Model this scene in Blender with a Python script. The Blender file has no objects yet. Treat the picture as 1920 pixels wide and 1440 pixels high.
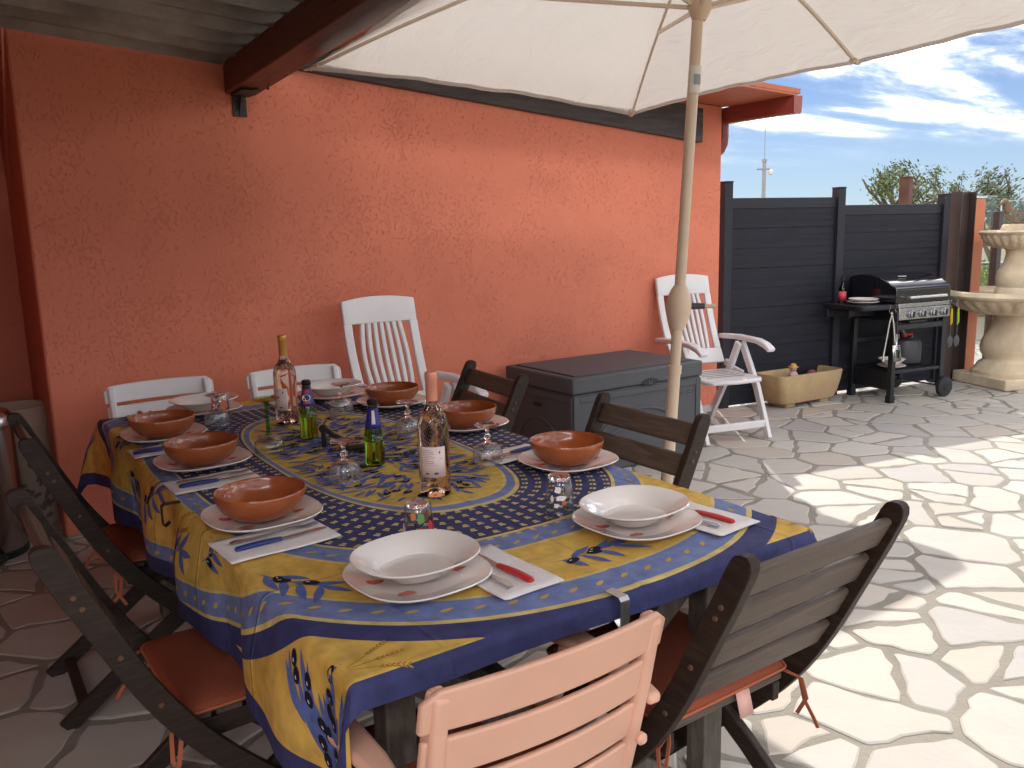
import bpy, math, random
from mathutils import Vector, Matrix
import numpy as np
random.seed(7); rng = np.random.default_rng(11)
R = math.radians
S = bpy.context.scene
COL = S.collection

# ------------------------------------------------------------------ camera, sky, sun, exposure
CAM = Vector((-.519, -4.592, 1.44))
cd = bpy.data.cameras.new('camera'); cam = bpy.data.objects.new('camera', cd); COL.objects.link(cam)
cm = Matrix(((0.828345, 0.118715, -0.547496, CAM.x), (-0.559708, 0.133657, -0.81784, CAM.y), (-0.023913, 0.983892, 0.17716, CAM.z), (0, 0, 0, 1)))
cam.matrix_world = cm
cd.sensor_width = 36; cd.lens = 36 * 1587 / 1920; cd.clip_start = .05; cd.clip_end = 2000
S.camera = cam
SUN = Vector((.71, .94, 1.0)).normalized()          # direction towards the sun
w = bpy.data.worlds.new('World'); S.world = w; w.use_nodes = True
nt = w.node_tree; nt.nodes.clear()
def N(t, typ, **kw):
    n = t.nodes.new(typ)
    for k, v in kw.items(): setattr(n, k, v)
    return n
out = N(nt, 'ShaderNodeOutputWorld'); bg = N(nt, 'ShaderNodeBackground'); sky = N(nt, 'ShaderNodeTexSky')
sky.sky_type = 'NISHITA'; sky.sun_disc = False; sky.sun_elevation = math.asin(SUN.z)
sky.sun_rotation = math.atan2(SUN.x, SUN.y); sky.air_density = .8; sky.dust_density = .05; sky.ozone_density = 3.0
bg.inputs['Strength'].default_value = .10
CLOUD = 215.
# clouds: soft noise on the plane above the viewer
tc = N(nt, 'ShaderNodeTexCoord'); sx = N(nt, 'ShaderNodeSeparateXYZ'); nt.links.new(tc.outputs['Generated'], sx.inputs[0])
def wm(op, a, b=None, c=None, clamp=False):
    n = N(nt, 'ShaderNodeMath', operation=op); n.use_clamp = clamp
    for i, v in enumerate((a, b, c)):
        if v is None: continue
        if hasattr(v, 'is_output'): nt.links.new(v, n.inputs[i])
        else: n.inputs[i].default_value = v
    return n.outputs[0]
zz = wm('ADD', wm('MAXIMUM', sx.outputs[2], 0.0), .11)
cxy = N(nt, 'ShaderNodeCombineXYZ'); nt.links.new(wm('DIVIDE', sx.outputs[0], zz), cxy.inputs[0]); nt.links.new(wm('DIVIDE', sx.outputs[1], zz), cxy.inputs[1])
mp = N(nt, 'ShaderNodeMapping'); mp.inputs['Location'].default_value = (3.1, 1.4, 0); mp.inputs['Rotation'].default_value = (0, 0, .5); mp.inputs['Scale'].default_value = (.75, 1.5, 1)
nt.links.new(cxy.outputs[0], mp.inputs[0])
n1 = N(nt, 'ShaderNodeTexNoise'); n1.inputs['Scale'].default_value = .95; n1.inputs['Detail'].default_value = 9; n1.inputs['Roughness'].default_value = .6; n1.inputs['Distortion'].default_value = .35
nt.links.new(mp.outputs[0], n1.inputs['Vector'])
mask = N(nt, 'ShaderNodeMapRange'); mask.interpolation_type = 'SMOOTHSTEP'
mask.inputs[1].default_value = .41; mask.inputs[2].default_value = .80
nt.links.new(n1.outputs[0], mask.inputs[0])
hz_ = N(nt, 'ShaderNodeMapRange'); hz_.interpolation_type = 'SMOOTHSTEP'; hz_.inputs[1].default_value = .055; hz_.inputs[2].default_value = .12; nt.links.new(sx.outputs[2], hz_.inputs[0])
m1 = wm('MULTIPLY', mask.outputs[0], hz_.outputs[0])
tint = N(nt, 'ShaderNodeMix', data_type='RGBA', blend_type='MULTIPLY'); tint.inputs[0].default_value = 1; nt.links.new(sky.outputs[0], tint.inputs[6]); tint.inputs[7].default_value = (.245, .31, .40, 1)
veil = N(nt, 'ShaderNodeMapRange'); veil.interpolation_type = 'SMOOTHSTEP'; veil.inputs[1].default_value = .30; veil.inputs[2].default_value = -.02; veil.inputs[4].default_value = .5; nt.links.new(sx.outputs[2], veil.inputs[0])
vm_ = N(nt, 'ShaderNodeMix', data_type='RGBA'); nt.links.new(veil.outputs[0], vm_.inputs[0]); nt.links.new(tint.outputs[2], vm_.inputs[6]); vm_.inputs[7].default_value = (2.8, 3.15, 3.6, 1)
mix = N(nt, 'ShaderNodeMix', data_type='RGBA'); nt.links.new(wm('MULTIPLY', m1, .92), mix.inputs[0]); nt.links.new(vm_.outputs[2], mix.inputs[6])
cc = N(nt, 'ShaderNodeVectorMath', operation='SCALE'); cc.inputs[0].default_value = (1, .965, .93)
nt.links.new(wm('MULTIPLY_ADD', wm('POWER', m1, 1.8), CLOUD, 7.5), cc.inputs['Scale']); nt.links.new(cc.outputs[0], mix.inputs[7])       # dense sunlit cloud is far brighter than the thin edges
nt.links.new(mix.outputs[2], bg.inputs[0]); nt.links.new(bg.outputs[0], out.inputs[0])
sl = bpy.data.lights.new('sun', 'SUN'); sl.energy = 2.0; sl.angle = R(.6); sl.color = (1, .95, .86)
so = bpy.data.objects.new('sun', sl); COL.objects.link(so); so.rotation_euler = SUN.to_track_quat('Z', 'Y').to_euler(); so.location = (0, 5, 8)
vs = S.view_settings; vs.view_transform = 'Standard'; vs.look = 'None'; vs.gamma = 1; vs.use_curve_mapping = False
vs.exposure = 1.25
S.cycles.use_denoising = True; S.cycles.transparent_max_bounces = 24; S.cycles.max_bounces = 10; S.cycles.diffuse_bounces = 5
S.cycles.caustics_reflective = False; S.cycles.caustics_refractive = False

# ------------------------------------------------------------------ materials
M = {}
def lk(t, a, b): t.links.new(a, b)
def pm(name, col, rough=.5, metal=0., var=.12, vs_=6., bump=0., bs=80., coat=0., spec=.5, stretch=(1, 1, 1), rvar=.1, dirt=None, trans=0., ior=1.45, subs=0.):
    m = bpy.data.materials.new(name); m.use_nodes = True; t = m.node_tree; b = t.nodes['Principled BSDF']
    tc = N(t, 'ShaderNodeTexCoord'); mp = N(t, 'ShaderNodeMapping'); mp.inputs['Scale'].default_value = stretch
    lk(t, tc.outputs['Object'], mp.inputs[0])
    n = N(t, 'ShaderNodeTexNoise'); n.inputs['Scale'].default_value = vs_; n.inputs['Detail'].default_value = 6; n.inputs['Roughness'].default_value = .62
    lk(t, mp.outputs[0], n.inputs['Vector'])
    mr = N(t, 'ShaderNodeMapRange'); mr.inputs[1].default_value = .28; mr.inputs[2].default_value = .72; mr.inputs[3].default_value = 1 - var; mr.inputs[4].default_value = 1 + var
    lk(t, n.outputs[0], mr.inputs[0])
    vm = N(t, 'ShaderNodeVectorMath', operation='SCALE'); vm.inputs[0].default_value = col[:3]; lk(t, mr.outputs[0], vm.inputs['Scale'])
    csock = vm.outputs[0]
    if dirt:
        n3 = N(t, 'ShaderNodeTexNoise'); n3.inputs['Scale'].default_value = dirt[1]; n3.inputs['Detail'].default_value = 8; lk(t, mp.outputs[0], n3.inputs['Vector'])
        mr3 = N(t, 'ShaderNodeMapRange'); mr3.inputs[1].default_value = .48; mr3.inputs[2].default_value = .68; mr3.inputs[4].default_value = dirt[2]; lk(t, n3.outputs[0], mr3.inputs[0])
        mx = N(t, 'ShaderNodeMix', data_type='RGBA'); lk(t, mr3.outputs[0], mx.inputs[0]); lk(t, csock, mx.inputs[6]); mx.inputs[7].default_value = (*dirt[0], 1); csock = mx.outputs[2]
    lk(t, csock, b.inputs['Base Color'])
    mr2 = N(t, 'ShaderNodeMapRange'); mr2.inputs[3].default_value = max(0, rough - rvar); mr2.inputs[4].default_value = min(1, rough + rvar); lk(t, n.outputs[0], mr2.inputs[0]); lk(t, mr2.outputs[0], b.inputs['Roughness'])
    b.inputs['Metallic'].default_value = metal; b.inputs['Specular IOR Level'].default_value = spec; b.inputs['Coat Weight'].default_value = coat; b.inputs['IOR'].default_value = ior
    b.inputs['Transmission Weight'].default_value = trans
    if bump:
        n2 = N(t, 'ShaderNodeTexNoise'); n2.inputs['Scale'].default_value = bs; n2.inputs['Detail'].default_value = 5; lk(t, mp.outputs[0], n2.inputs['Vector'])
        bp = N(t, 'ShaderNodeBump'); bp.inputs['Strength'].default_value = bump; bp.inputs['Distance'].default_value = .01; lk(t, n2.outputs[0], bp.inputs['Height']); lk(t, bp.outputs[0], b.inputs['Normal'])
    M[name] = m; return m

pm('white_resin', (.74, .72, .72), .38, var=.05, vs_=3, spec=.4, dirt=((.55, .5, .46), 2.2, .25), bump=.03, bs=200)
pm('warm_bounce_resin', (.74, .42, .30), .42, var=.05, vs_=3, spec=.4, dirt=((.64, .34, .23), 2.5, .4), bump=.03, bs=200)  # white resin with orange bounce light put into its colour
pm('porcelain', (.76, .70, .66), .08, var=.02, coat=.4, rvar=.03)
pm('terracotta_glaze', (.34, .088, .026), .22, var=.25, vs_=12, coat=.35, rvar=.1, dirt=((.22, .055, .02), 7, .6))
pm('dark_wood', (.027, .0165, .012), .5, spec=.3, var=.35, vs_=5, stretch=(4, 30, 30), bump=.25, bs=40, dirt=((.055, .037, .028), 3, .5))
pm('slat_wood', (.085, .057, .042), .46, var=.3, vs_=5, stretch=(26, 2.2, 26), bump=.3, bs=30, dirt=((.135, .102, .08), 2.5, .5))
pm('table_wood', (.10, .08, .065), .6, var=.3, vs_=6, stretch=(12, 12, 3), bump=.25, bs=40, dirt=((.19, .17, .14), 3, .5))
pm('beam_wood', (.135, .042, .026), .5, var=.6, vs_=4, stretch=(22, 1.6, 22), bump=.35, bs=14, coat=.1, dirt=((.06, .016, .011), 3, .6))
pm('fascia_wood', (.055, .046, .044), .6, var=.35, vs_=4, stretch=(1.6, 20, 14), bump=.35, bs=12, dirt=((.10, .085, .08), 2, .5))
pm('roof_sheet', (.30, .27, .235), .75, var=.3, vs_=5, bump=.35, bs=90, dirt=((.13, .11, .09), 2, .6))
pm('soffit_paint', (.46, .135, .065), .6, var=.1, vs_=3, bump=.1, bs=60)
pm('gutter_paint', (.26, .052, .036), .35, var=.15, vs_=3)
pm('fence_board', (.017, .018, .025), .55, spec=.25, var=.3, vs_=3, stretch=(1, 1, 8), bump=.12, bs=60)
pm('fence_post', (.024, .025, .033), .5, spec=.3, var=.12, vs_=3)
pm('brown_steel', (.055, .038, .033), .45, var=.2, vs_=4)
pm('rust_steel', (.12, .055, .035), .65, var=.4, vs_=7, bump=.2)
pm('orange_paint', (.50, .17, .085), .6, var=.12, vs_=4, bump=.25, bs=60)
pm('box_plastic', (.090, .092, .098), .62, spec=.3, var=.08, vs_=5, bump=.12, bs=350, dirt=((.10, .10, .102), 3, .4))
pm('box_handle', (.01, .01, .012), .35, var=.1)
pm('box_logo', (.13, .132, .14), .5, var=.1)
pm('parasol_pole', (.62, .47, .34), .35, var=.08, vs_=4, spec=.5)
pm('rib_paint', (.66, .56, .45), .4, var=.05); pm('parasol_knob', (.05, .045, .045), .5)
pm('sticker', (.70, .66, .60), .5, var=.06)
pm('sticker_print', (.25, .27, .30), .5, var=.2)
pm('cushion', (.27, .068, .036), .85, var=.15, vs_=5, bump=.3, bs=260, spec=.2)
pm('cushion_tie', (.40, .12, .06), .85, var=.1, spec=.2)
pm('care_tag', (.70, .40, .34), .8, var=.06)
pm('steel', (.55, .54, .53), .25, metal=1, var=.06, rvar=.08)
pm('bin_steel', (.42, .40, .39), .22, metal=1, var=.3, vs_=3, stretch=(8, 8, .6), rvar=.12)
pm('black_plastic', (.012, .012, .014), .4, var=.1)
pm('black_enamel', (.007, .007, .010), .13, var=.1, coat=.5, rvar=.05)
pm('cart_black', (.012, .013, .017), .4, var=.15)
pm('rubber', (.020, .020, .022), .7, var=.2)
pm('blue_handle', (.018, .035, .17), .35, var=.08)
pm('red_handle', (.45, .028, .03), .32, var=.08)
pm('napkin', (.76, .70, .69), .9, var=.04, bump=.35, bs=140, spec=.1)
pm('stone_planter', (.47, .33, .17), .75, var=.2, vs_=5, bump=.3, bs=60, dirt=((.36, .22, .15), 2.5, .6))
pm('fountain_stone', (.60, .485, .335), .7, var=.22, vs_=5, bump=.35, bs=45, dirt=((.36, .28, .20), 3.5, .5))
pm('fountain_water', (.12, .13, .11), .05, var=.05)
pm('wicker', (.20, .13, .085), .7, var=.3, vs_=30)
pm('soil', (.05, .035, .025), .95, var=.4, vs_=30, bump=.6, bs=60)
pm('doll_skin', (.62, .36, .25), .5); pm('doll_hat', (.60, .36, .10), .7); pm('doll_dress', (.62, .42, .48), .7); pm('red_clay', (.36, .10, .10), .5)
pm('bottle_cap', (.03, .028, .03), .4, metal=.6); pm('capsule_gold', (.58, .29, .07), .35, metal=.35, var=.1)
pm('capsule_pink', (.72, .29, .19), .33, metal=.15, var=.06)
pm('label_paper', (.78, .60, .56), .6, var=.03); pm('label_ink', (.10, .07, .07), .6); pm('label_white', (.80, .79, .76), .5)
pm('label_blue', (.035, .03, .20), .35); pm('label_red', (.55, .035, .03), .35); pm('label_pinkred', (.55, .06, .09), .5)
pm('print_green', (.10, .26, .07), .45); pm('print_orange', (.60, .16, .05), .45); pm('print_black', (.02, .02, .02), .45); pm('print_white', (.78, .70, .69), .45)
pm('poppy_red', (.50, .13, .09), .2, var=.3, vs_=40)
pm('hamper_fabric', (.50, .40, .30), .85, var=.12, bump=.2, bs=90)
pm('hamper_print', (.20, .17, .16), .85, var=.2)
pm('yellow_grip', (.70, .48, .02), .45); pm('lime_grip', (.35, .52, .03), .45); pm('grey_nylon', (.05, .052, .058), .5)
pm('gas_grey', (.04, .04, .045), .45); pm('hose', (.25, .24, .23), .5); pm('bark', (.16, .12, .09), .9, var=.3, vs_=8, bump=.6, bs=30)
pm('mast_steel', (.35, .33, .33), .5); pm('parapet', (.48, .42, .34), .85, var=.1, bump=.2)
pm('leaf_olive', (.13, .17, .06), .6, var=.45, vs_=.9); pm('leaf_grey', (.15, .18, .11), .6, var=.4, vs_=.8); pm('leaf_bright', (.16, .27, .035), .55, var=.4, vs_=1.2); pm('leaf_dark', (.03, .05, .02), .6, var=.35, vs_=1)
pm('mortar', (.275, .25, .21), .95, var=.22, vs_=3, bump=.5, bs=70, dirt=((.20, .18, .15), 1.3, .6))
pm('earth', (.20, .18, .11), .95, var=.35, vs_=.6, bump=.3, bs=3)
pm('cart_panel', (.33, .33, .34), .28, metal=1, var=.08)
pm('print_leaf', (.095, .13, .34), .8, var=.25, vs_=60, spec=.2); pm('print_olive', (.012, .012, .022), .75, spec=.2); pm('print_wheat', (.38, .20, .035), .8, var=.2, spec=.2)
pm('print_motif', (.62, .50, .20), .8, var=.15, spec=.2); pm('print_goldleaf', (.55, .36, .09), .8, var=.2, spec=.2); pm('print_stem', (.16, .18, .22), .8, spec=.2); pm('print_shine', (.6, .6, .6), .8, spec=.2)

# stucco: flattened plaster with torn pits
def stucco(name, col):
    m = pm(name, col, .82, var=.09, vs_=1.3, spec=.2, dirt=((col[0] * .82, col[1] * .74, col[2] * .72), .8, .45)); t = m.node_tree; b = t.nodes['Principled BSDF']
    tc = N(t, 'ShaderNodeTexCoord'); mp = N(t, 'ShaderNodeMapping'); lk(t, tc.outputs['Object'], mp.inputs[0]); mp.inputs['Scale'].default_value = (1, 1, .8)
    n0 = N(t, 'ShaderNodeTexNoise'); n0.inputs['Scale'].default_value = 11; n0.inputs['Detail'].default_value = 3; lk(t, mp.outputs[0], n0.inputs['Vector'])
    vmx = N(t, 'ShaderNodeVectorMath', operation='MULTIPLY_ADD'); lk(t, n0.outputs['Color'], vmx.inputs[0]); vmx.inputs[1].default_value = (.09, .09, .09); lk(t, mp.outputs[0], vmx.inputs[2])
    n1 = N(t, 'ShaderNodeTexNoise'); n1.inputs['Scale'].default_value = 66; n1.inputs['Detail'].default_value = 6; n1.inputs['Roughness'].default_value = .6; lk(t, vmx.outputs[0], n1.inputs['Vector'])
    n2 = N(t, 'ShaderNodeTexNoise'); n2.inputs['Scale'].default_value = 3.0; n2.inputs['Detail'].default_value = 4; lk(t, mp.outputs[0], n2.inputs['Vector'])
    # pits where fine noise is low, more of them where the coarse noise is low
    def ma(op, a, b_=None, c=None, clamp=False):
        n = N(t, 'ShaderNodeMath', operation=op); n.use_clamp = clamp
        for i, v in enumerate((a, b_, c)):
            if v is None: continue
            if hasattr(v, 'is_output'): lk(t, v, n.inputs[i])
            else: n.inputs[i].default_value = v
        return n.outputs[0]
    thr = ma('MULTIPLY_ADD', n2.outputs[0], .36, .20)
    d = ma('SUBTRACT', n1.outputs[0], thr)
    plate = ma('MULTIPLY_ADD', d, 11.0, .5, clamp=True)       # 0 in a pit, 1 on the plateau
    h = ma('MULTIPLY_ADD', n1.outputs[0], .35, plate)
    bp = N(t, 'ShaderNodeBump'); bp.inputs['Strength'].default_value = .62; bp.inputs['Distance'].default_value = .005; lk(t, h, bp.inputs['Height']); lk(t, bp.outputs[0], b.inputs['Normal'])
    src = b.inputs['Base Color'].links[0].from_socket
    mx = N(t, 'ShaderNodeMix', data_type='RGBA'); lk(t, plate, mx.inputs[0]); mx.inputs[6].default_value = (col[0] * .95, col[1] * .91, col[2] * .89, 1); lk(t, src, mx.inputs[7]); lk(t, mx.outputs[2], b.inputs['Base Color'])
stucco('stucco', (.70, .225, .14))

# paving stone with one tone per stone
m = pm('paving', (.50, .475, .44), .62, var=.10, vs_=4, bump=.28, bs=26, spec=.3, dirt=((.43, .40, .35), 2.2, .5)); t = m.node_tree; b = t.nodes['Principled BSDF']
oi = N(t, 'ShaderNodeObjectInfo'); ge = N(t, 'ShaderNodeNewGeometry'); ad = N(t, 'ShaderNodeMath', operation='ADD'); lk(t, oi.outputs['Random'], ad.inputs[0]); lk(t, ge.outputs['Random Per Island'], ad.inputs[1])
fr = N(t, 'ShaderNodeMath', operation='FRACT'); lk(t, ad.outputs[0], fr.inputs[0])
cr = N(t, 'ShaderNodeValToRGB'); lk(t, fr.outputs[0], cr.inputs[0]); cr.color_ramp.interpolation = 'LINEAR'
e = cr.color_ramp.elements; e[0].color = (.80, .80, .83, 1); e[1].color = (1.0, .99, .96, 1)
for p, c in ((.25, (1.05, 1.02, .97, 1)), (.45, (.88, .87, .86, 1)), (.6, (1.06, 1.05, 1.02, 1)), (.72, (1.0, .90, .82, 1)), (.85, (.84, .83, .80, 1))):
    q = e.new(p); q.color = c
mm = N(t, 'ShaderNodeMix', data_type='RGBA', blend_type='MULTIPLY'); mm.inputs[0].default_value = 1
src = b.inputs['Base Color'].links[0].from_socket; lk(t, src, mm.inputs[6]); lk(t, cr.outputs[0], mm.inputs[7]); lk(t, mm.outputs[2], b.inputs['Base Color'])

def thin_glass(name, tint=(.97, .985, .98), base=.04, frost=0., facing=.6):
    m = bpy.data.materials.new(name); m.use_nodes = True; t = m.node_tree; t.nodes.clear()
    o = N(t, 'ShaderNodeOutputMaterial'); tr = N(t, 'ShaderNodeBsdfTransparent'); gl = N(t, 'ShaderNodeBsdfGlossy'); gl.inputs['Roughness'].default_value = .03
    tr.inputs[0].default_value = (*tint, 1)
    lw = N(t, 'ShaderNodeLayerWeight'); lw.inputs[0].default_value = .5
    pw = N(t, 'ShaderNodeMath', operation='POWER'); lk(t, lw.outputs['Facing'], pw.inputs[0]); pw.inputs[1].default_value = 3.2
    ma = N(t, 'ShaderNodeMath', operation='MULTIPLY_ADD'); lk(t, pw.outputs[0], ma.inputs[0]); ma.inputs[1].default_value = facing; ma.inputs[2].default_value = base
    mx = N(t, 'ShaderNodeMixShader'); lk(t, ma.outputs[0], mx.inputs[0]); lk(t, tr.outputs[0], mx.inputs[1]); lk(t, gl.outputs[0], mx.inputs[2])
    res = mx.outputs[0]
    if frost:
        tc = N(t, 'ShaderNodeTexCoord'); n = N(t, 'ShaderNodeTexNoise'); n.inputs['Scale'].default_value = 75; n.inputs['Detail'].default_value = 2; n.inputs['Distortion'].default_value = 1.6; lk(t, tc.outputs['Object'], n.inputs['Vector'])
        s = N(t, 'ShaderNodeSeparateXYZ'); lk(t, tc.outputs['Object'], s.inputs[0])
        zr = N(t, 'ShaderNodeMapRange'); zr.inputs[1].default_value = .058; zr.inputs[2].default_value = .05; lk(t, s.outputs[2], zr.inputs[0])
        mr = N(t, 'ShaderNodeMapRange'); mr.inputs[1].default_value = .5; mr.inputs[2].default_value = .56; mr.inputs[4].default_value = frost; lk(t, n.outputs[0], mr.inputs[0])
        mu = N(t, 'ShaderNodeMath', operation='MULTIPLY'); lk(t, mr.outputs[0], mu.inputs[0]); lk(t, zr.outputs[0], mu.inputs[1])
        df = N(t, 'ShaderNodeBsdfDiffuse'); df.inputs[0].default_value = (.8, .8, .82, 1)
        m2 = N(t, 'ShaderNodeMixShader'); lk(t, mu.outputs[0], m2.inputs[0]); lk(t, res, m2.inputs[1]); lk(t, df.outputs[0], m2.inputs[2]); res = m2.outputs[0]
    lk(t, res, o.inputs[0]); M[name] = m; return m
thin_glass('clear_glass', (.955, .965, .965), .05, facing=.75); thin_glass('etched_glass', (.955, .965, .965), .05, frost=.16, facing=.8); thin_glass('green_glass', (.42, .80, .33), .06, facing=.5); thin_glass('amber_glass', (.72, .74, .42), .06, facing=.5)
thin_glass('pane_glass', (.93, .965, .955), .05, facing=.5)
pm('pane_edge', (.62, .72, .70), .15, var=.05)
def solid_glass(name, col, ior, rough=.0):
    m = pm(name, col, rough, var=.01, trans=1., ior=ior, rvar=0.); return m
solid_glass('crystal', (.97, .98, .98), 1.45); solid_glass('rose_wine', (.985, .70, .53), 1.34); solid_glass('beer_glass', (.20, .42, .03), 1.42); solid_glass('sauce_glass', (.30, .10, .05), 1.42)

# parasol cloth lets light through
m = bpy.data.materials.new('parasol_cloth'); m.use_nodes = True; t = m.node_tree; t.nodes.clear(); M['parasol_cloth'] = m
o = N(t, 'ShaderNodeOutputMaterial'); df = N(t, 'ShaderNodeBsdfDiffuse'); tl = N(t, 'ShaderNodeBsdfTranslucent'); mx = N(t, 'ShaderNodeMixShader'); mx.inputs[0].default_value = .36
df.inputs[0].default_value = (.69, .65, .61, 1); tl.inputs[0].default_value = (.56, .515, .475, 1)
tc = N(t, 'ShaderNodeTexCoord'); nz = N(t, 'ShaderNodeTexNoise'); nz.inputs['Scale'].default_value = 5; nz.inputs['Detail'].default_value = 5; nz.inputs['Distortion'].default_value = 1.2
mp = N(t, 'ShaderNodeMapping'); mp.inputs['Scale'].default_value = (2.2, .7, 1); mp.inputs['Rotation'].default_value = (0, 0, .6); lk(t, tc.outputs['Object'], mp.inputs[0]); lk(t, mp.outputs[0], nz.inputs['Vector'])
bp = N(t, 'ShaderNodeBump'); bp.inputs['Strength'].default_value = .85; bp.inputs['Distance'].default_value = .02; lk(t, nz.outputs[0], bp.inputs['Height']); lk(t, bp.outputs[0], df.inputs['Normal']); lk(t, bp.outputs[0], tl.inputs['Normal'])
lk(t, df.outputs[0], mx.inputs[1]); lk(t, tl.outputs[0], mx.inputs[2]); lk(t, mx.outputs[0], o.inputs[0])

# tablecloth ground colours: bands on a superellipse grid, read from the flat cloth coordinates (metres)
CX, CY = .53, -2.17; CHX, CHY, CHR = .85, 1.335, .765
m = pm('provence_cloth', (.6, .4, .05), .72, var=.06, vs_=5, bump=.12, bs=420, spec=.25); t = m.node_tree; b = t.nodes['Principled BSDF']
uv = N(t, 'ShaderNodeUVMap'); uv.uv_map = 'flat'; sp = N(t, 'ShaderNodeSeparateXYZ'); lk(t, uv.outputs[0], sp.inputs[0])
def ma(op, a, b_=None, c=None, clamp=False):
    n = N(t, 'ShaderNodeMath', operation=op); n.use_clamp = clamp
    for i, v in enumerate((a, b_, c)):
        if v is None: continue
        if hasattr(v, 'is_output'): lk(t, v, n.inputs[i])
        else: n.inputs[i].default_value = v
    return n.outputs[0]
U, V = ma('ABSOLUTE', sp.outputs[0]), ma('ABSOLUTE', sp.outputs[1])
def sup(rx, ry, n):
    s = ma('ADD', ma('POWER', ma('DIVIDE', U, rx), n), ma('POWER', ma('DIVIDE', V, ry), n))
    return ma('MULTIPLY', ma('SUBTRACT', ma('POWER', s, 1 / n), 1.0), min(rx, ry))      # about metres outside the curve
cur = None
YEL, DB, LB, GL = (.64, .42, .10), (.042, .046, .135), (.165, .21, .41), (.62, .48, .17)
def over(mask, col):
    global cur
    mx = N(t, 'ShaderNodeMix', data_type='RGBA')
    if hasattr(mask, 'is_output'): lk(t, mask, mx.inputs[0])
    else: mx.inputs[0].default_value = mask
    if cur is None: mx.inputs[6].default_value = (*col, 1)
    else: lk(t, cur, mx.inputs[6])
    mx.inputs[7].default_value = (*col, 1); cur = mx.outputs[2]
def lt(a, v): return ma('LESS_THAN', a, v)
def bandm(a, lo, hi): return ma('MULTIPLY', ma('GREATER_THAN', a, lo), ma('LESS_THAN', a, hi))
# pale and deep patches inside the yellow (print variation)
over(0., YEL)
ny = N(t, 'ShaderNodeTexNoise'); ny.inputs['Scale'].default_value = 7; ny.inputs['Detail'].default_value = 4; lk(t, uv.outputs[0], ny.inputs['Vector'])
my = N(t, 'ShaderNodeMapRange'); my.inputs[1].default_value = .4; my.inputs[2].default_value = .7; my.inputs[4].default_value = .6; lk(t, ny.outputs[0], my.inputs[0]); over(my.outputs[0], (.55, .30, .045))
do = sup(.79, 1.238, 2.5)
over(bandm(do, -.032, .072), DB); over(bandm(do, -.034, .033), GL); over(bandm(do, -.028, .024), LB)
di = sup(.595, .98, 2.8)
over(lt(di, .006), GL); over(lt(di, 0.), LB); over(lt(di, -.048), GL); over(lt(di, -.055), DB)
dm = sup(.287, .685, 2.6)
over(lt(dm, .004), GL); over(lt(dm, -.003), LB); over(lt(dm, -.017), GL); over(lt(dm, -.022), (.58, .39, .09))
edge = ma('MAXIMUM', ma('MAXIMUM', ma('SUBTRACT', sp.outputs[0], CHR), ma('SUBTRACT', ma('MULTIPLY', sp.outputs[0], -1.), CHX)), ma('SUBTRACT', V, CHY))
over(ma('GREATER_THAN', edge, -.046), DB)
nb = N(t, 'ShaderNodeTexNoise'); nb.inputs['Scale'].default_value = 26; nb.inputs['Detail'].default_value = 5; lk(t, uv.outputs[0], nb.inputs['Vector'])
crs = None
for soc, cs in ((sp.outputs[0], (-.43, .0, .43)), (sp.outputs[1], (-.89, -.45, .0, .45, .89))):
    for c_ in cs:
        pl_ = ma('SUBTRACT', 1., ma('DIVIDE', ma('ABSOLUTE', ma('SUBTRACT', soc, c_)), .007), clamp=True); crs = pl_ if crs is None else ma('ADD', crs, pl_)
nw = N(t, 'ShaderNodeTexNoise'); nw.inputs['Scale'].default_value = 9; nw.inputs['Detail'].default_value = 3; lk(t, uv.outputs[0], nw.inputs['Vector'])
bpc = N(t, 'ShaderNodeBump'); bpc.inputs['Strength'].default_value = .7; bpc.inputs['Distance'].default_value = .004; lk(t, ma('ADD', crs, ma('MULTIPLY', nw.outputs[0], 2.2)), bpc.inputs['Height'])
lk(t, b.inputs['Normal'].links[0].from_socket, bpc.inputs['Normal']); lk(t, bpc.outputs[0], b.inputs['Normal'])
mb_ = N(t, 'ShaderNodeMapRange'); mb_.inputs[1].default_value = .3; mb_.inputs[2].default_value = .7; mb_.inputs[3].default_value = .8; mb_.inputs[4].default_value = 1.2; lk(t, nb.outputs[0], mb_.inputs[0])
sc_ = N(t, 'ShaderNodeVectorMath', operation='SCALE'); lk(t, cur, sc_.inputs[0]); lk(t, mb_.outputs[0], sc_.inputs['Scale']); lk(t, sc_.outputs[0], b.inputs['Base Color'])

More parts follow.
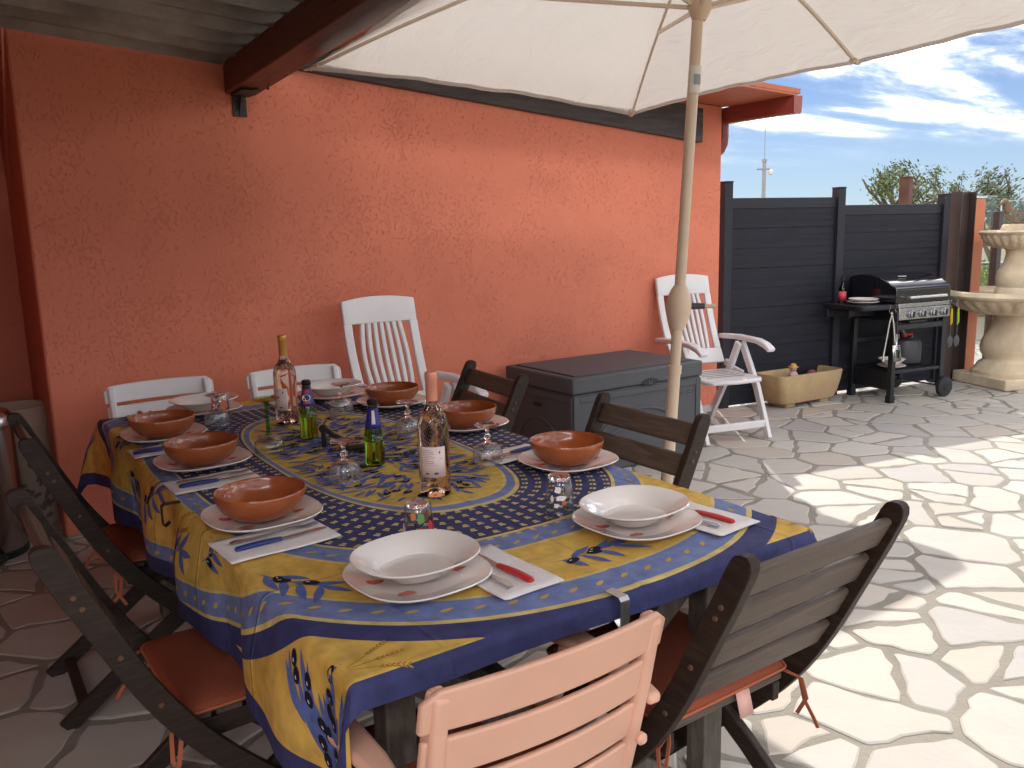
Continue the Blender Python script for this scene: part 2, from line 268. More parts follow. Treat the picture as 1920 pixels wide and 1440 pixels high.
# ------------------------------------------------------------------ mesh helpers
class MB:
    def __init__(s): s.v = []; s.f = []; s.mi = []; s.cur = 0
    def add(s, vs, fs):
        o = len(s.v); s.v += [tuple(v) for v in vs]; s.f += [tuple(i + o for i in f) for f in fs]; s.mi += [s.cur] * len(fs); return s
    def box(s, c, d, rot=None):
        hx, hy, hz = d[0] / 2, d[1] / 2, d[2] / 2
        vs = [Vector((x, y, z)) for x in (-hx, hx) for y in (-hy, hy) for z in (-hz, hz)]
        if rot is not None: vs = [rot @ v for v in vs]
        return s.add([v + Vector(c) for v in vs], [(0, 1, 3, 2), (4, 6, 7, 5), (0, 4, 5, 1), (2, 3, 7, 6), (0, 2, 6, 4), (1, 5, 7, 3)])
    def span(s, a, b_): return s.box([(a[i] + b_[i]) / 2 for i in range(3)], [abs(b_[i] - a[i]) for i in range(3)])
    def tube(s, pts, rad, n=8, cap=True, flat=1.):
        pts = [Vector(p) for p in pts]
        if not hasattr(rad, '__len__'): rad = [rad] * len(pts)
        vs = []; up = None
        for i, p in enumerate(pts):
            tg = (pts[min(i + 1, len(pts) - 1)] - pts[max(i - 1, 0)]).normalized()
            if up is None:
                up = Vector((0, 0, 1)) if abs(tg.z) < .9 else Vector((1, 0, 0))
            a = tg.cross(up)
            if a.length < 1e-4: a = tg.orthogonal()
            a.normalize(); c = a.cross(tg).normalized(); up = c
            for k in range(n):
                th = 2 * math.pi * k / n; vs.append(p + a * math.cos(th) * rad[i] + c * math.sin(th) * rad[i] * flat)
        fs = [(i * n + k, i * n + (k + 1) % n, (i + 1) * n + (k + 1) % n, (i + 1) * n + k) for i in range(len(pts) - 1) for k in range(n)]
        if cap: fs += [tuple(range(n - 1, -1, -1)), tuple((len(pts) - 1) * n + k for k in range(n))]
        return s.add(vs, fs)
    def strip(s, pts, side, wid, thick):
        """bar of rectangular section along a polyline; side = fixed vector of its thickness; wid may vary"""
        pts = [Vector(p) for p in pts]; sd = Vector(side).normalized()
        if not hasattr(wid, '__len__'): wid = [wid] * len(pts)
        vs = []
        for i, p in enumerate(pts):
            tg = (pts[min(i + 1, len(pts) - 1)] - pts[max(i - 1, 0)]).normalized(); nn = tg.cross(sd).normalized()
            for a, c in ((-1, -1), (1, -1), (1, 1), (-1, 1)): vs.append(p + nn * a * wid[i] / 2 + sd * c * thick / 2)
        fs = [(i * 4 + k, i * 4 + (k + 1) % 4, (i + 1) * 4 + (k + 1) % 4, (i + 1) * 4 + k) for i in range(len(pts) - 1) for k in range(4)]
        e = (len(pts) - 1) * 4; fs += [(3, 2, 1, 0), (e, e + 1, e + 2, e + 3)]
        return s.add(vs, fs)
    def lathe(s, prof, n=32, c=(0, 0, 0), fn=None, cap=True):
        vs = []
        for i, (r, z) in enumerate(prof):
            for k in range(n):
                th = 2 * math.pi * k / n; q = r * (fn(th, i) if fn else 1.)
                vs.append((c[0] + q * math.cos(th), c[1] + q * math.sin(th), c[2] + z))
        fs = [(i * n + k, i * n + (k + 1) % n, (i + 1) * n + (k + 1) % n, (i + 1) * n + k) for i in range(len(prof) - 1) for k in range(n)]
        if cap:
            fs.append(tuple(range(n - 1, -1, -1))); e = (len(prof) - 1) * n; fs.append(tuple(e + k for k in range(n)))
        return s.add(vs, fs)
    def prism(s, poly, a, b_, mat=None):
        """poly in local xy, extruded from z=a to z=b"""
        n = len(poly); vs = [Vector((p[0], p[1], a)) for p in poly] + [Vector((p[0], p[1], b_)) for p in poly]
        if mat is not None: vs = [mat @ v for v in vs]
        return s.add(vs, [tuple(range(n - 1, -1, -1)), tuple(range(n, 2 * n))] + [(i, (i + 1) % n, n + (i + 1) % n, n + i) for i in range(n)])
    def grid(s, fn, nu, nv):
        vs = [fn(i / nu, j / nv) for i in range(nu + 1) for j in range(nv + 1)]
        return s.add(vs, [(i * (nv + 1) + j, (i + 1) * (nv + 1) + j, (i + 1) * (nv + 1) + j + 1, i * (nv + 1) + j + 1) for i in range(nu) for j in range(nv)])
    def build(s, name, mat, parent=None, bevel=0., smooth=True, loc=None, rot=None, seg=2, solid=0., ang=38):
        me = bpy.data.meshes.new(name); me.from_pydata(s.v, [], s.f); me.update()
        mats = mat if isinstance(mat, (list, tuple)) else [mat]
        for q in mats: me.materials.append(M[q])
        if len(mats) > 1: me.polygons.foreach_set('material_index', s.mi)
        if smooth:
            me.shade_smooth(); me.set_sharp_from_angle(angle=R(ang))
        o = bpy.data.objects.new(name, me); COL.objects.link(o)
        if parent: o.parent = parent
        if loc is not None: o.location = loc
        if rot is not None: o.rotation_euler = rot
        if solid:
            q = o.modifiers.new('solid', 'SOLIDIFY'); q.thickness = solid; q.offset = 0
        if bevel:
            q = o.modifiers.new('bevel', 'BEVEL'); q.width = bevel; q.segments = seg; q.limit_method = 'ANGLE'; q.angle_limit = R(50)
        return o
def tag(o, label=None, cat=None, group=None, kind=None):
    if label: o['label'] = label
    if cat: o['category'] = cat
    if group: o['group'] = group
    if kind: o['kind'] = kind
    return o
def thing(name, label, cat, loc=(0, 0, 0), rz=0., group=None):
    o = bpy.data.objects.new(name, None); COL.objects.link(o); o.location = loc; o.rotation_euler = (0, 0, rz); o.empty_display_size = .1
    return tag(o, label, cat, group)
def kids(o): return [c for c in COL.objects if c.parent == o]
def dup(o, loc=None, rz=None, label=None, group=None, parent=None):
    c = o.copy(); COL.objects.link(c); c.parent = parent
    if loc is not None: c.location = loc
    if rz is not None: c.rotation_euler = (0, 0, rz)
    if label: c['label'] = label
    if group: c['group'] = group
    for ch in kids(o): dup(ch, parent=c)
    return c
def rotm(axis, a): return Matrix.Rotation(a, 3, axis)

# ------------------------------------------------------------------ ground, terrace, crazy paving
g = MB(); g.add([(-700, -700, -.06), (700, -700, -.06), (700, 700, -.06), (-700, 700, -.06)], [(0, 1, 2, 3)]); tag(g.build('ground', 'earth'), kind='structure')
TX0, TX1, TY0, TY1 = -4.2, 10.5, -7.6, 5.2
g = MB(); g.span((TX0, TY0, -.05), (TX1, TY1, -.0045)); terrace = tag(g.build('terrace', 'mortar'), kind='structure')

def clip(poly, p, n):                                   # keep the side where (x-p).n <= 0
    out = []
    for i in range(len(poly)):
        a, b_ = poly[i], poly[(i + 1) % len(poly)]
        da, db = (a - p) @ n, (b_ - p) @ n
        if da <= 0: out.append(a)
        if da * db < 0: out.append(a + (b_ - a) * da / (da - db))
    return out
def area(p): p = np.array(p); x, y = p[:, 0], p[:, 1]; return .5 * (x @ np.roll(y, -1) - y @ np.roll(x, -1))
def warp(p):
    x, y = p
    return np.array([x + .03 * math.sin(2.1 * y + 1.3 * x) + .010 * math.sin(5.3 * y - 2.2 * x + 1) + .004 * math.sin(17 * y + 9 * x),
                     y + .03 * math.sin(1.9 * x - 1.1 * y + 2) + .010 * math.sin(4.7 * x + 2.9 * y) + .004 * math.sin(19 * x - 8 * y)])
SD = np.zeros((0, 2))
for _ in range(13000):
    q = np.array([rng.uniform(TX0, TX1), rng.uniform(TY0, TY1)])
    if len(SD) == 0 or np.abs(SD - q).sum(1).min() > .305: SD = np.vstack([SD, q])
cells = []
for i, s_ in enumerate(SD):
    d = np.hypot(*(SD - s_).T); nb_ = np.argsort(d)[1:20]
    poly = [np.array(q) for q in ((TX0, TY0), (TX1, TY0), (TX1, TY1), (TX0, TY1))]
    for j in nb_:
        n_ = SD[j] - s_; poly = clip(poly, s_ + n_ * .5, n_)
        if len(poly) < 3: break
    if len(poly) >= 3: cells.append(poly)
def split(poly, lim):
    a = area(poly)
    if a < lim: return [poly]
    c = np.mean(poly, 0); P_ = np.array(poly) - c
    _, _, vt = np.linalg.svd(P_, full_matrices=False); th = math.atan2(vt[0][1], vt[0][0]) + rng.normal(0, .5)
    n_ = np.array([math.cos(th), math.sin(th)]); p = c + rng.uniform(-.06, .06, 2)
    A_, B_ = clip(poly, p, n_), clip(poly, p, -n_); res = []
    for q in (A_, B_):
        if len(q) >= 3 and area(q) > .004: res += split(q, rng.choice([.05, .09, .15, .3]))
    return res
stones = []
for c_ in cells: stones += split(c_, rng.choice([.045, .08, .14, .3]))
def inset(poly, d):
    res = list(poly); c = np.mean(poly, 0)
    for i in range(len(poly)):
        a, b_ = poly[i], poly[(i + 1) % len(poly)]; e_ = b_ - a; L = np.hypot(*e_)
        if L < 1e-5: continue
        n_ = np.array([e_[1], -e_[0]]) / L
        res = clip(res, a - n_ * d, n_)
        if len(res) < 3: return None
    return res
def stone_mesh(poly):
    gap = rng.uniform(.008, .021)
    q = inset(poly, gap)
    if q is None or area(q) < .0025: return None
    # rounded, chipped outline
    pts = []
    n_ = len(q)
    for i in range(n_):
        a, b_, c_ = q[i - 1], q[i], q[(i + 1) % n_]
        L1, L2 = np.hypot(*(a - b_)), np.hypot(*(c_ - b_)); r_ = min(.02, L1 * .3, L2 * .3) * rng.uniform(.2, 1)
        p1, p2 = b_ + (a - b_) / max(L1, 1e-6) * r_, b_ + (c_ - b_) / max(L2, 1e-6) * r_
        pts += [p1, b_ * .45 + (p1 + p2) * .275, p2]
        k = int(L2 / .055)
        for j in range(1, k): pts.append(p2 + (c_ - b_) * (1 - 2 * r_ / max(L2, 1e-6)) * j / k + rng.normal(0, .006, 2))
    pts = [warp(p) for p in pts]
    pts = np.array(pts); c = pts.mean(0); z = rng.normal(0, .0012); tilt = rng.normal(0, .002, 2)
    top = []
    for p in pts:
        dn = c - p; L = np.hypot(*dn); top.append(p + dn / L * min(.007, L * .2))
    n_ = len(pts)
    vs = [(p[0], p[1], z + float((p - c) @ tilt)) for p in top] + [(p[0], p[1], z - .0035 + float((p - c) @ tilt)) for p in pts] + [(p[0], p[1], -.012) for p in pts]
    fs = [tuple(range(n_))] + [(k + n_, (k + 1) % n_ + n_, (k + 1) % n_, k) for k in range(n_)] + [(k + 2 * n_, (k + 1) % n_ + 2 * n_, (k + 1) % n_ + n_, k + n_) for k in range(n_)]
    return c, vs, fs
ci = cm.inverted(); FPX = 1587 / 1920 * 1024
def screen(p):
    q = ci @ Vector(p)
    if q.z > -.05: return None
    return 512 + FPX * q.x / -q.z, 384 - FPX * q.y / -q.z, -q.z
ent = []
for poly in stones:
    r_ = stone_mesh(poly)
    if r_ is None: continue
    c, vs, fs = r_; s_ = screen((c[0], c[1], 0)); a = abs(area([np.array(v[:2]) for v in vs[:len(vs) // 3]]))
    vis = s_ is not None and -60 < s_[0] < 1090 and 250 < s_[1] < 830 and not (c[1] > .25 and c[0] < 6.9)
    ent.append((a / (s_[2] ** 3) if vis else 0, vs, fs, c))
ent.sort(key=lambda e_: -e_[0])
rest = MB()
for k, (sc__, vs, fs, c) in enumerate(ent):
    if k < 290 and sc__ > 0:
        q = MB(); q.add([(v[0] - c[0], v[1] - c[1], v[2]) for v in vs], fs); q.build('paving_stone', 'paving', terrace, loc=(c[0], c[1], 0), ang=20)
    else: rest.add(vs, fs)
tag(rest.build('paving_stones', 'paving', terrace, ang=20), kind='stuff')

# ------------------------------------------------------------------ house
house = thing('house', 'orange stucco house wall with dark timber fascia and overhanging eave', 'house')
q = MB(); q.prism([(-.14, -.03), (4.52, -.03), (4.52, 2.333), (1.0, 2.466), (-.14, 2.51)], 0, 4.0, Matrix(((1, 0, 0, 0), (0, 0, 1, 0), (0, 1, 0, 0), (0, 0, 0, 1)))); q.build('wall', 'stucco', house, bevel=.014, seg=3)
q = MB(); q.span((-3.6, .95, -.03), (-.141, 1.25, 2.6)); q.build('wall', 'stucco', house)                    # recess behind the bins
q = MB(); q.span((-1.899, -.5, -.03), (-.68, .949, 2.6)); q.build('wall', 'stucco', house)                       # unseen left cheek, added so the recess stays dark
q = MB(); q.span((-2.6, -4.9, -.03), (-2.201, .949, 2.75)); q.build('wall', 'stucco', house)                    # unseen wing wall, added left of the veranda to darken that side
q = MB(); q.span((-2.3, -.008, 2.50), (-.141, 1.3, 2.56)); q.build('added_recess_ceiling', 'roof_sheet', house)  # ceiling added to keep sky light out of the recess
# roof slab oversails the wall; its right eave carries a gutter that runs along y
RY0 = -.635
def rz_(x): return 2.318 + (4.6 - x) * RSL
RSL = .038
def slab_x(x0, x1, y0, y1, d0, d1, name, mat, par, bev=0.):
    q = MB(); q.add([(x, y, rz_(x) + dz) for x in (x0, x1) for y in (y0, y1) for dz in (d0, d1)], [(0, 1, 3, 2), (4, 6, 7, 5), (0, 4, 5, 1), (2, 3, 7, 6), (0, 2, 6, 4), (1, 5, 7, 3)]); return q.build(name, mat, par, bevel=bev)
roof = slab_x(1.0, 4.60, RY0, 4.2, .016, .05, 'roof', 'soffit_paint', house)
for k in range(6): slab_x(1.0, 4.56, RY0 + .002 + k * .1, RY0 + .0985 + k * .1, 0, .0155, 'soffit_board', 'soffit_paint', house, .003)
prof = [(4.532, 2.318), (4.534, 2.215), (4.545, 2.203), (4.60, 2.203), (4.612, 2.215), (4.618, 2.318)]
q = MB(); q.prism(prof, 0, 4.6, Matrix(((1, 0, 0, 0), (0, 0, 1, RY0 + .004), (0, 1, 0, 0), (0, 0, 0, 1)))); q.build('gutter', 'gutter_paint', house)
q = MB(); q.prism([(4.575 + (a_ - 4.575) * 1.06, 2.26 + (b_ - 2.26) * 1.06) for a_, b_ in prof], 0, .006, Matrix(((1, 0, 0, 0), (0, 0, 1, RY0 - .003), (0, 1, 0, 0), (0, 0, 0, 1)))); q.build('gutter_end_cap', 'gutter_paint', house)
q = MB(); q.tube([(4.572, .035, 2.21), (4.572, .035, 2.11), (4.568, .037, 2.06), (4.555, .05, 2.02), (4.51, .07, 1.98)], .04, 12); q.build('downpipe', 'gutter_paint', house)
# dark timber fascia on the wall, descending to the right
q = MB()
for x0, x1 in ((1.02, 4.27),):
    def fb(x): return 2.308 - (x - 1.343) * .087
    q.add([(x, y, fb(x) + dz) for x in (x0, x1) for y in (-.045, .01) for dz in (0, .24)], [(0, 1, 3, 2), (4, 6, 7, 5), (0, 4, 5, 1), (2, 3, 7, 6), (0, 2, 6, 4), (1, 5, 7, 3)])
q.build('fascia_board', 'fascia_wood', house, bevel=.006)

# ------------------------------------------------------------------ veranda roof: corrugated sheets on a beam
ver = thing('veranda_roof', 'grey corrugated veranda roof on a dark red timber beam', 'roof')
def vz(x, y): return 2.42 - .081 * x - y * .042
q = MB(); n_ = 260
def sheet(x0, x1, y0, y1):
    q = MB(); nn = int((y1 - y0) / .015)
    def f(u, v):
        x = x0 + (x1 - x0) * v; y = y0 + (y1 - y0) * u
        ph = y / .19 * 2 * math.pi
        return (x, y, vz(x, y) + .034 * math.sin(ph) + .016 * math.sin(2 * ph + .6))
    q.grid(f, nn, 4); return q.build('roof_sheet', 'roof_sheet', ver, solid=.006)
for k in range(5): sheet(-2.2, .90 + .02 * (k % 2), -.012 - (k + 1) * .95 - .04, -.012 - k * .95)
def beam_bar(x0, x1, za, zb, ya, yb, name, mat):
    q = MB(); sl_ = .037
    q.add([(x, y, z - (y) * sl_) for x in (x0, x1) for y in (ya, yb) for z in (za, zb)], [(0, 1, 3, 2), (4, 6, 7, 5), (0, 4, 5, 1), (2, 3, 7, 6), (0, 2, 6, 4), (1, 5, 7, 3)])
    return q.build(name, mat, ver, bevel=.006)
beam_bar(.818, .976, 2.172, 2.325, -.005, -4.95, 'beam', 'beam_wood')
q = MB(); q.span((.852, -.008, 2.062), (.925, -.001, 2.168)); q.span((.845, -.20, 2.1635), (.945, -.004, 2.1695))
q.add([(.884, -.0085, 2.08), (.892, -.0085, 2.08), (.884, -.0085, 2.163), (.892, -.0085, 2.163), (.884, -.07, 2.163), (.892, -.07, 2.163)], [(0, 1, 3, 2), (0, 2, 4), (1, 5, 3), (0, 4, 5, 1), (2, 3, 5, 4)])
br = q.build('bracket', 'fascia_wood', ver, bevel=.002)
for p in ((.868, 2.09), (.909, 2.09), (.868, 2.14), (.909, 2.14), (.888, 2.075)):
    s_ = MB(); s_.lathe([(.0055, 0), (.005, .003), (.002, .004)], 10); s_.build('screw', 'black_plastic', br, loc=(p[0], -.008, p[1]), rot=(R(90), 0, 0))
q = MB(); q.tube([(.93, -.36, 2.19), (.93, -.36, 2.165), (.93, -.352, 2.152), (.93, -.338, 2.155), (.93, -.335, 2.168)], .0035, 6); q.build('hook', 'rust_steel', ver)

# ------------------------------------------------------------------ fence of dark boards
fence = thing('fence', 'anthracite slatted privacy fence behind the barbecue', 'fence', (4.585, .03, 0), math.atan2(-.45, 2.36))
def fpost(x, h, wid=.075, name='post'):
    q = MB(); q.span((x - wid / 2, -.04, .0), (x + wid / 2, .04, h)); p = q.build(name, 'fence_post', fence, bevel=.003)
    c = MB(); c.span((x - wid / 2 - .003, -.043, h + .0005), (x + wid / 2 + .003, .043, h + .012)); c.build('post_cap', 'fence_post', p, bevel=.003)
for x, h in ((.02, 1.77), (1.155, 1.725), (2.36, 1.665)): fpost(x, h)
bm = {}
for x0, x1, h in ((.06, 1.115, 1.655), (1.195, 2.32, 1.59)):
    nb_ = 10; z0 = .012 if x0 < .5 else .022; bh = (h - .075 - z0) / nb_
    key = round(x1 - x0, 3)
    for k in range(nb_):
        if (key, h) not in bm:
            q = MB(); L = x1 - x0
            q.span((0, -.009, 0), (L, .009, bh - .007)); q.span((.0, -.005, bh - .007), (L, .005, bh))
            for f_ in (.33, .66): q.span((0, -.0105, bh * f_ - .002), (L, -.0092, bh * f_ + .002))
            o = q.build('board', 'fence_board', fence, bevel=.0025, loc=(x0, 0, z0)); bm[(key, h)] = o
        else:
            o = bm[(key, h)].copy(); COL.objects.link(o); o.location = (x0, rng.normal(0, .0012), z0 + k * bh)
    q = MB(); q.span((x0, -.014, h - .083), (x1, .014, h)); q.build('top_rail', 'fence_post', fence, bevel=.004)
bp_ = thing('steel_post', 'dark brown steel post at the end of the anthracite fence', 'post', (7.13, -.45, 0), -.18)
q = MB(); q.span((-.085, -.004, 0), (.085, .004, 1.69)); q.build('web', 'brown_steel', bp_)
q = MB(); q.span((-.093, -.07, 0), (-.0855, .07, 1.69)); q.build('flange', 'brown_steel', bp_); q = MB(); q.span((.0855, -.07, 0), (.093, .07, 1.69)); q.build('flange', 'brown_steel', bp_)
op = thing('pillar', 'narrow orange painted pillar beside the brown steel post', 'pillar', (7.40, -.40, 0), -.18)
q = MB(); q.span((-.09, -.07, 0), (.09, .07, 1.635)); q.build('shaft', 'orange_paint', op, bevel=.012)
q = MB(); q.span((-.095, -.075, 1.636), (.095, .075, 1.65)); q.build('cap', 'pane_edge', op, bevel=.004)
tp = thing('rusty_post', 'tall rusty steel post rising behind the dark fence', 'post', (7.55, .35, 0), .2)
q = MB(); q.span((-.05, -.05, 0), (.05, .05, 1.87)); q.build('shaft', 'rust_steel', tp, bevel=.004); q = MB(); q.span((-.053, -.053, 1.871), (.053, .053, 1.882)); q.build('cap', 'rust_steel', tp)

# ------------------------------------------------------------------ glass balustrade behind the fountain
gb = thing('glass_balustrade', 'clear glass balustrade with brown posts behind the fountain', 'balustrade', (7.56, -.34, 0), -.02)
for x in (.42, 1.95, 3.5):
    q = MB(); q.span((x - .04, -.035, 0), (x + .04, .035, 1.52)); q.build('post', 'brown_steel', gb, bevel=.004)
for x0, x1, h in ((.02, .375, 1.66), (.465, 1.905, 1.62), (1.995, 3.45, 1.62)):
    q = MB(); q.span((x0, -.006, .06), (x1, .006, h)); gp = q.build('pane', 'pane_glass', gb)
    e_ = MB(); e_.span((x0, -.0063, h + .0003), (x1, .0063, h + .004)); e_.span((x0 - .004, -.0063, .06), (x0 - .0005, .0063, h)); e_.build('pane_edge', 'pane_edge', gp)
q = MB(); q.tube([(.0, .06, 1.02), (3.5, .06, 1.02)], .018, 10); q.build('handrail', 'steel', gb)

# ------------------------------------------------------------------ fountain
fo = thing('fountain', 'two-tier beige stone fountain with fluted basins beside the barbecue', 'fountain', (7.27, -.885, 0), R(25))
q = MB(); q.box((0, 0, .05), (.62, .62, .10)); q.build('plinth', 'fountain_stone', fo, bevel=.015, seg=3, rot=(0, 0, R(45)))
q = MB(); q.lathe([(.285, .10), (.285, .13), (.26, .16), (.245, .19), (.21, .215), (.20, .23), (.20, .245), (.225, .28), (.235, .33), (.225, .39), (.19, .46), (.155, .53), (.145, .58), (.15, .62), (.17, .635)], 48); q.build('lower_pedestal', 'fountain_stone', fo)
def flute(n_, amp, lo, hi):
    def f(th, i): return 1 + (amp * (abs(math.sin(n_ * th / 2)) - .5) if lo <= i <= hi else 0)
    return f
q = MB(); q.lathe([(.15, .62), (.30, .635), (.41, .67), (.475, .72), (.51, .755), (.525, .765), (.53, .775), (.56, .78), (.57, .80), (.55, .83), (.50, .835), (.46, .80), (.3, .76), (.0, .75)], 120, fn=flute(28, .06, 1, 4)); q.build('lower_basin', 'fountain_stone', fo)
q = MB(); q.lathe([(.0, .79), (.44, .792)], 40, cap=False); q.build('water', 'fountain_water', fo)
q = MB(); q.lathe([(.16, .76), (.15, .84), (.135, .86), (.145, .90), (.15, .95), (.14, 1.0), (.10, 1.07), (.085, 1.14), (.09, 1.18), (.11, 1.20)], 40); q.build('upper_pedestal', 'fountain_stone', fo)
q = MB(); q.lathe([(.10, 1.19), (.18, 1.20), (.235, 1.225), (.265, 1.265), (.28, 1.30), (.285, 1.31), (.30, 1.318), (.31, 1.335), (.295, 1.35), (.25, 1.345), (.1, 1.32), (0, 1.315)], 96, fn=flute(24, .06, 1, 4)); q.build('upper_basin', 'fountain_stone', fo)
q = MB(); q.lathe([(.14, 1.315), (.14, 1.36), (.13, 1.39), (.12, 1.40), (.0, 1.40)], 32); q.build('finial_block', 'fountain_stone', fo)
hen = thing('hen_sculpture', 'brown openwork wire hen sculpture on top of the fountain', 'sculpture', (7.27, -.885, 1.40), R(-28))
# body as an openwork lattice: many small wires on an ellipsoid shell
def shell(th, ph): return Vector((.13 * math.cos(ph) * math.cos(th), .06 * math.cos(ph) * math.sin(th), .07 + .065 * math.sin(ph)))
q = MB()
for k in range(150):
    th = rng.uniform(0, 6.28); ph = rng.uniform(-1.3, 1.0); a = rng.uniform(0, 6.28); L = .25
    q.tube([shell(th + L * f_ * math.cos(a) * 1.3, ph + L * f_ * math.sin(a)) for f_ in (0, .4, .8, 1.2)], .005, 5)
q.build('body', 'wicker', hen)
q = MB(); q.tube([(-.10, 0, .10), (-.125, 0, .15), (-.13, 0, .185), (-.135, 0, .20)], [.035, .035, .04, .012], 12); q.tube([(-.135, 0, .19), (-.165, 0, .185), (-.20, 0, .165)], [.03, .02, .004], 10); q.build('head', 'wicker', hen)
q = MB(); q.tube([(.10, 0, .08), (.16, 0, .14), (.18, 0, .19)], [.03, .03, .006], 8, flat=.5); q.build('tail', 'wicker', hen)

# ------------------------------------------------------------------ barbecue (local: x along the front, y back, origin at the front left foot)
bq = thing('barbecue', 'black gas barbecue on a wheeled cart with side shelf', 'barbecue', (5.76, -.71, 0), R(-9))
BW, BD = .56, .40
def bpart(name, a, b_, mat='cart_black', bev=.004, parent=None):
    q = MB(); q.span(a, b_); return q.build(name, mat, parent or bq, bevel=bev)
for x, y in ((0, 0), (0, BD)): 
    l_ = bpart('leg', (x - .022, y - .022, .012), (x + .022, y + .022, .66)); bpart('foot', (x - .027, y - .027, 0), (x + .027, y + .027, .06), 'black_plastic', parent=l_)
for x, y in ((BW, 0), (BW, BD)): bpart('leg', (x - .022, y - .022, .085), (x + .022, y + .022, .66))
for y in (-.045, BD + .045):
    q = MB(); q.lathe([(.02, -.022), (.07, -.022), (.083, -.016), (.085, 0), (.083, .016), (.07, .022), (.02, .022)], 28); wh = q.build('wheel', 'rubber', bq, loc=(BW + .01, y, .086), rot=(R(90), 0, 0))
    q = MB(); q.lathe([(.03, .0222), (.028, .026), (.0, .027)], 20); q.build('hub', 'black_plastic', wh)
q = MB(); q.tube([(BW + .01, -.03, .086), (BW + .01, BD + .03, .086)], .008, 8); q.build('axle', 'steel', bq)
bpart('bottom_shelf', (.0225, -.018, .235), (BW - .0225, BD + .018, .262)); bpart('front_rail', (.0225, -.02, .59), (BW - .0225, .015, .635)); bpart('rear_rail', (.0225, BD - .01, .45), (BW - .0225, BD + .012, .49))
bpart('low_rail', (.0225, BD - .01, .09), (BW - .0225, BD + .012, .12)); bpart('side_panel', (-.008, .0225, .0 + .10), (.002, BD - .0225, .255))
bpart('firebox', (-.02, .0, .662), (BW + .02, BD + .03, .80), 'black_enamel', .012)
cp = bpart('control_panel', (-.01, -.055, .672), (BW + .01, -.004, .768), 'cart_panel', .006)
bpart('drip_tray', (.16, -.01, .636), (.36, .3, .660))
bpart('panel_trim', (-.012, -.045, .7685), (BW + .012, -.004, .803), 'cart_panel', .004)
for k in range(4):
    q = MB(); q.lathe([(.033, 0), (.033, .005), (.026, .008), (.025, .022), (.018, .027), (0, .028)], 24); kn = q.build('knob', 'cart_panel', cp, loc=(.12 + k * .125, -.0555, .715), rot=(R(90), 0, 0))
    q = MB(); q.span((-.006, -.024, .0285), (.006, .024, .034)); q.lathe([(.0352, .0045), (.0352, .0052)], 24, cap=False); q.build('knob_grip', 'black_plastic', kn)
lidp = [(-.035, .805), (-.035, .91), (-.02, .93), (.05, .972), (.14, 1.008), (.24, 1.025), (.34, 1.024), (.43, 1.008), (.445, .99), (.445, .805)]
q = MB(); q.prism(lidp, -.03, BW + .03, Matrix(((0, 0, 1, 0), (1, 0, 0, 0), (0, 1, 0, 0), (0, 0, 0, 1)))); lid = q.build('lid', 'black_enamel', bq, bevel=.006, ang=25)
q = MB(); q.tube([(.07, -.034, .845), (.07, -.075, .85), (BW - .07, -.075, .85), (BW - .07, -.034, .845)], .012, 10); q.build('lid_handle', 'steel', lid)
q = MB(); q.box((.2, .12, 1.008), (.09, .022, .008), rotm('X', R(18))); q.build('lid_badge', 'steel', lid, bevel=.003)
poly = [(-.36, .40), (-.36, .11)] + [(-.30 - .06 * math.cos(a), .06 - .06 * math.sin(a) - .02) for a in (R(10), R(35), R(60), R(85))] + [(-.025, -.03), (-.025, .40)]
q = MB(); q.prism(poly, .762, .80); q.build('side_shelf', 'cart_black', bq, bevel=.008)
bpart('shelf_bracket', (-.30, .18, .70), (-.024, .20, .760)); bpart('right_shelf', (BW + .024, -.0, .775), (BW + .17, .36, .802), 'cart_black', .008)
bpart('shelf_rail', (-.35, .36, .69), (-.03, .385, .7615))
q = MB(); q.tube([(.30, .2, .64), (.31, .2, .58), (.36, .19, .51), (.43, .2, .50)], .008, 8); q.build('gas_hose', 'hose', bq)
gc = thing('gas_cylinder', 'dark grey gas cylinder with red regulator inside the barbecue cart', 'gas cylinder', (0, 0, 0)); gc.matrix_world = bq.matrix_basis @ Matrix.Translation((.385, .21, .263)); 
q = MB(); q.lathe([(.10, 0), (.125, .02), (.13, .05), (.13, .17), (.115, .205), (.06, .22), (.05, .228)], 32); q.build('body', 'gas_grey', gc)
q = MB(); q.tube([(.08, 0, .215), (.085, 0, .25), (.0, .08, .265), (-.08, 0, .25), (-.08, 0, .215)], .009, 8); q.build('collar', 'hose', gc)
q = MB(); q.tube([(-.02, -.01, .2285), (-.02, -.01, .262)], .02, 10); q.tube([(-.03, -.01, .245), (.05, -.02, .25)], .018, 10); q.build('regulator', 'red_handle', gc)
BM = bq.matrix_basis.copy()
def bploc(x, y, z): return BM @ Vector((x, y, z))
def plate_mesh(name, mat, r, prof=None, n=48, p=2.4, parent=None, loc=None, rz=0, sx=1., sy=1.):
    def fn(th, i): return (abs(math.cos(th)) ** p + abs(math.sin(th)) ** p) ** (-1 / p)
    prof = prof or [(.55, 0), (.58, .003), (.62, .004), (.93, .014), (.985, .0185), (1.0, .0205), (.985, .0225), (.93, .0185), (.63, .0085), (.58, .0055), (0, .0055)]
    q = MB(); q.lathe([(a * r, z) for a, z in prof], n, fn=fn)
    q.v = [(x * sx, y * sy, z) for x, y, z in q.v]
    return q.build(name, mat, parent, loc=loc, rot=(0, 0, rz) if rz else None)
for k, (z, r_) in enumerate(((.8005, .125), (.8225, .115))):
    tag(plate_mesh('plate', 'porcelain', r_, p=2, loc=bploc(-.16, .17, z)), ('lower', 'upper')[k] + ' white plate of the pair on the barbecue side shelf', 'plate', 'plates at the barbecue')
tag(plate_mesh('plate', 'porcelain', .11, p=2, loc=bploc(.14, .12, .2625)), 'white plate under the bowl on the barbecue bottom shelf', 'plate', 'plates at the barbecue')
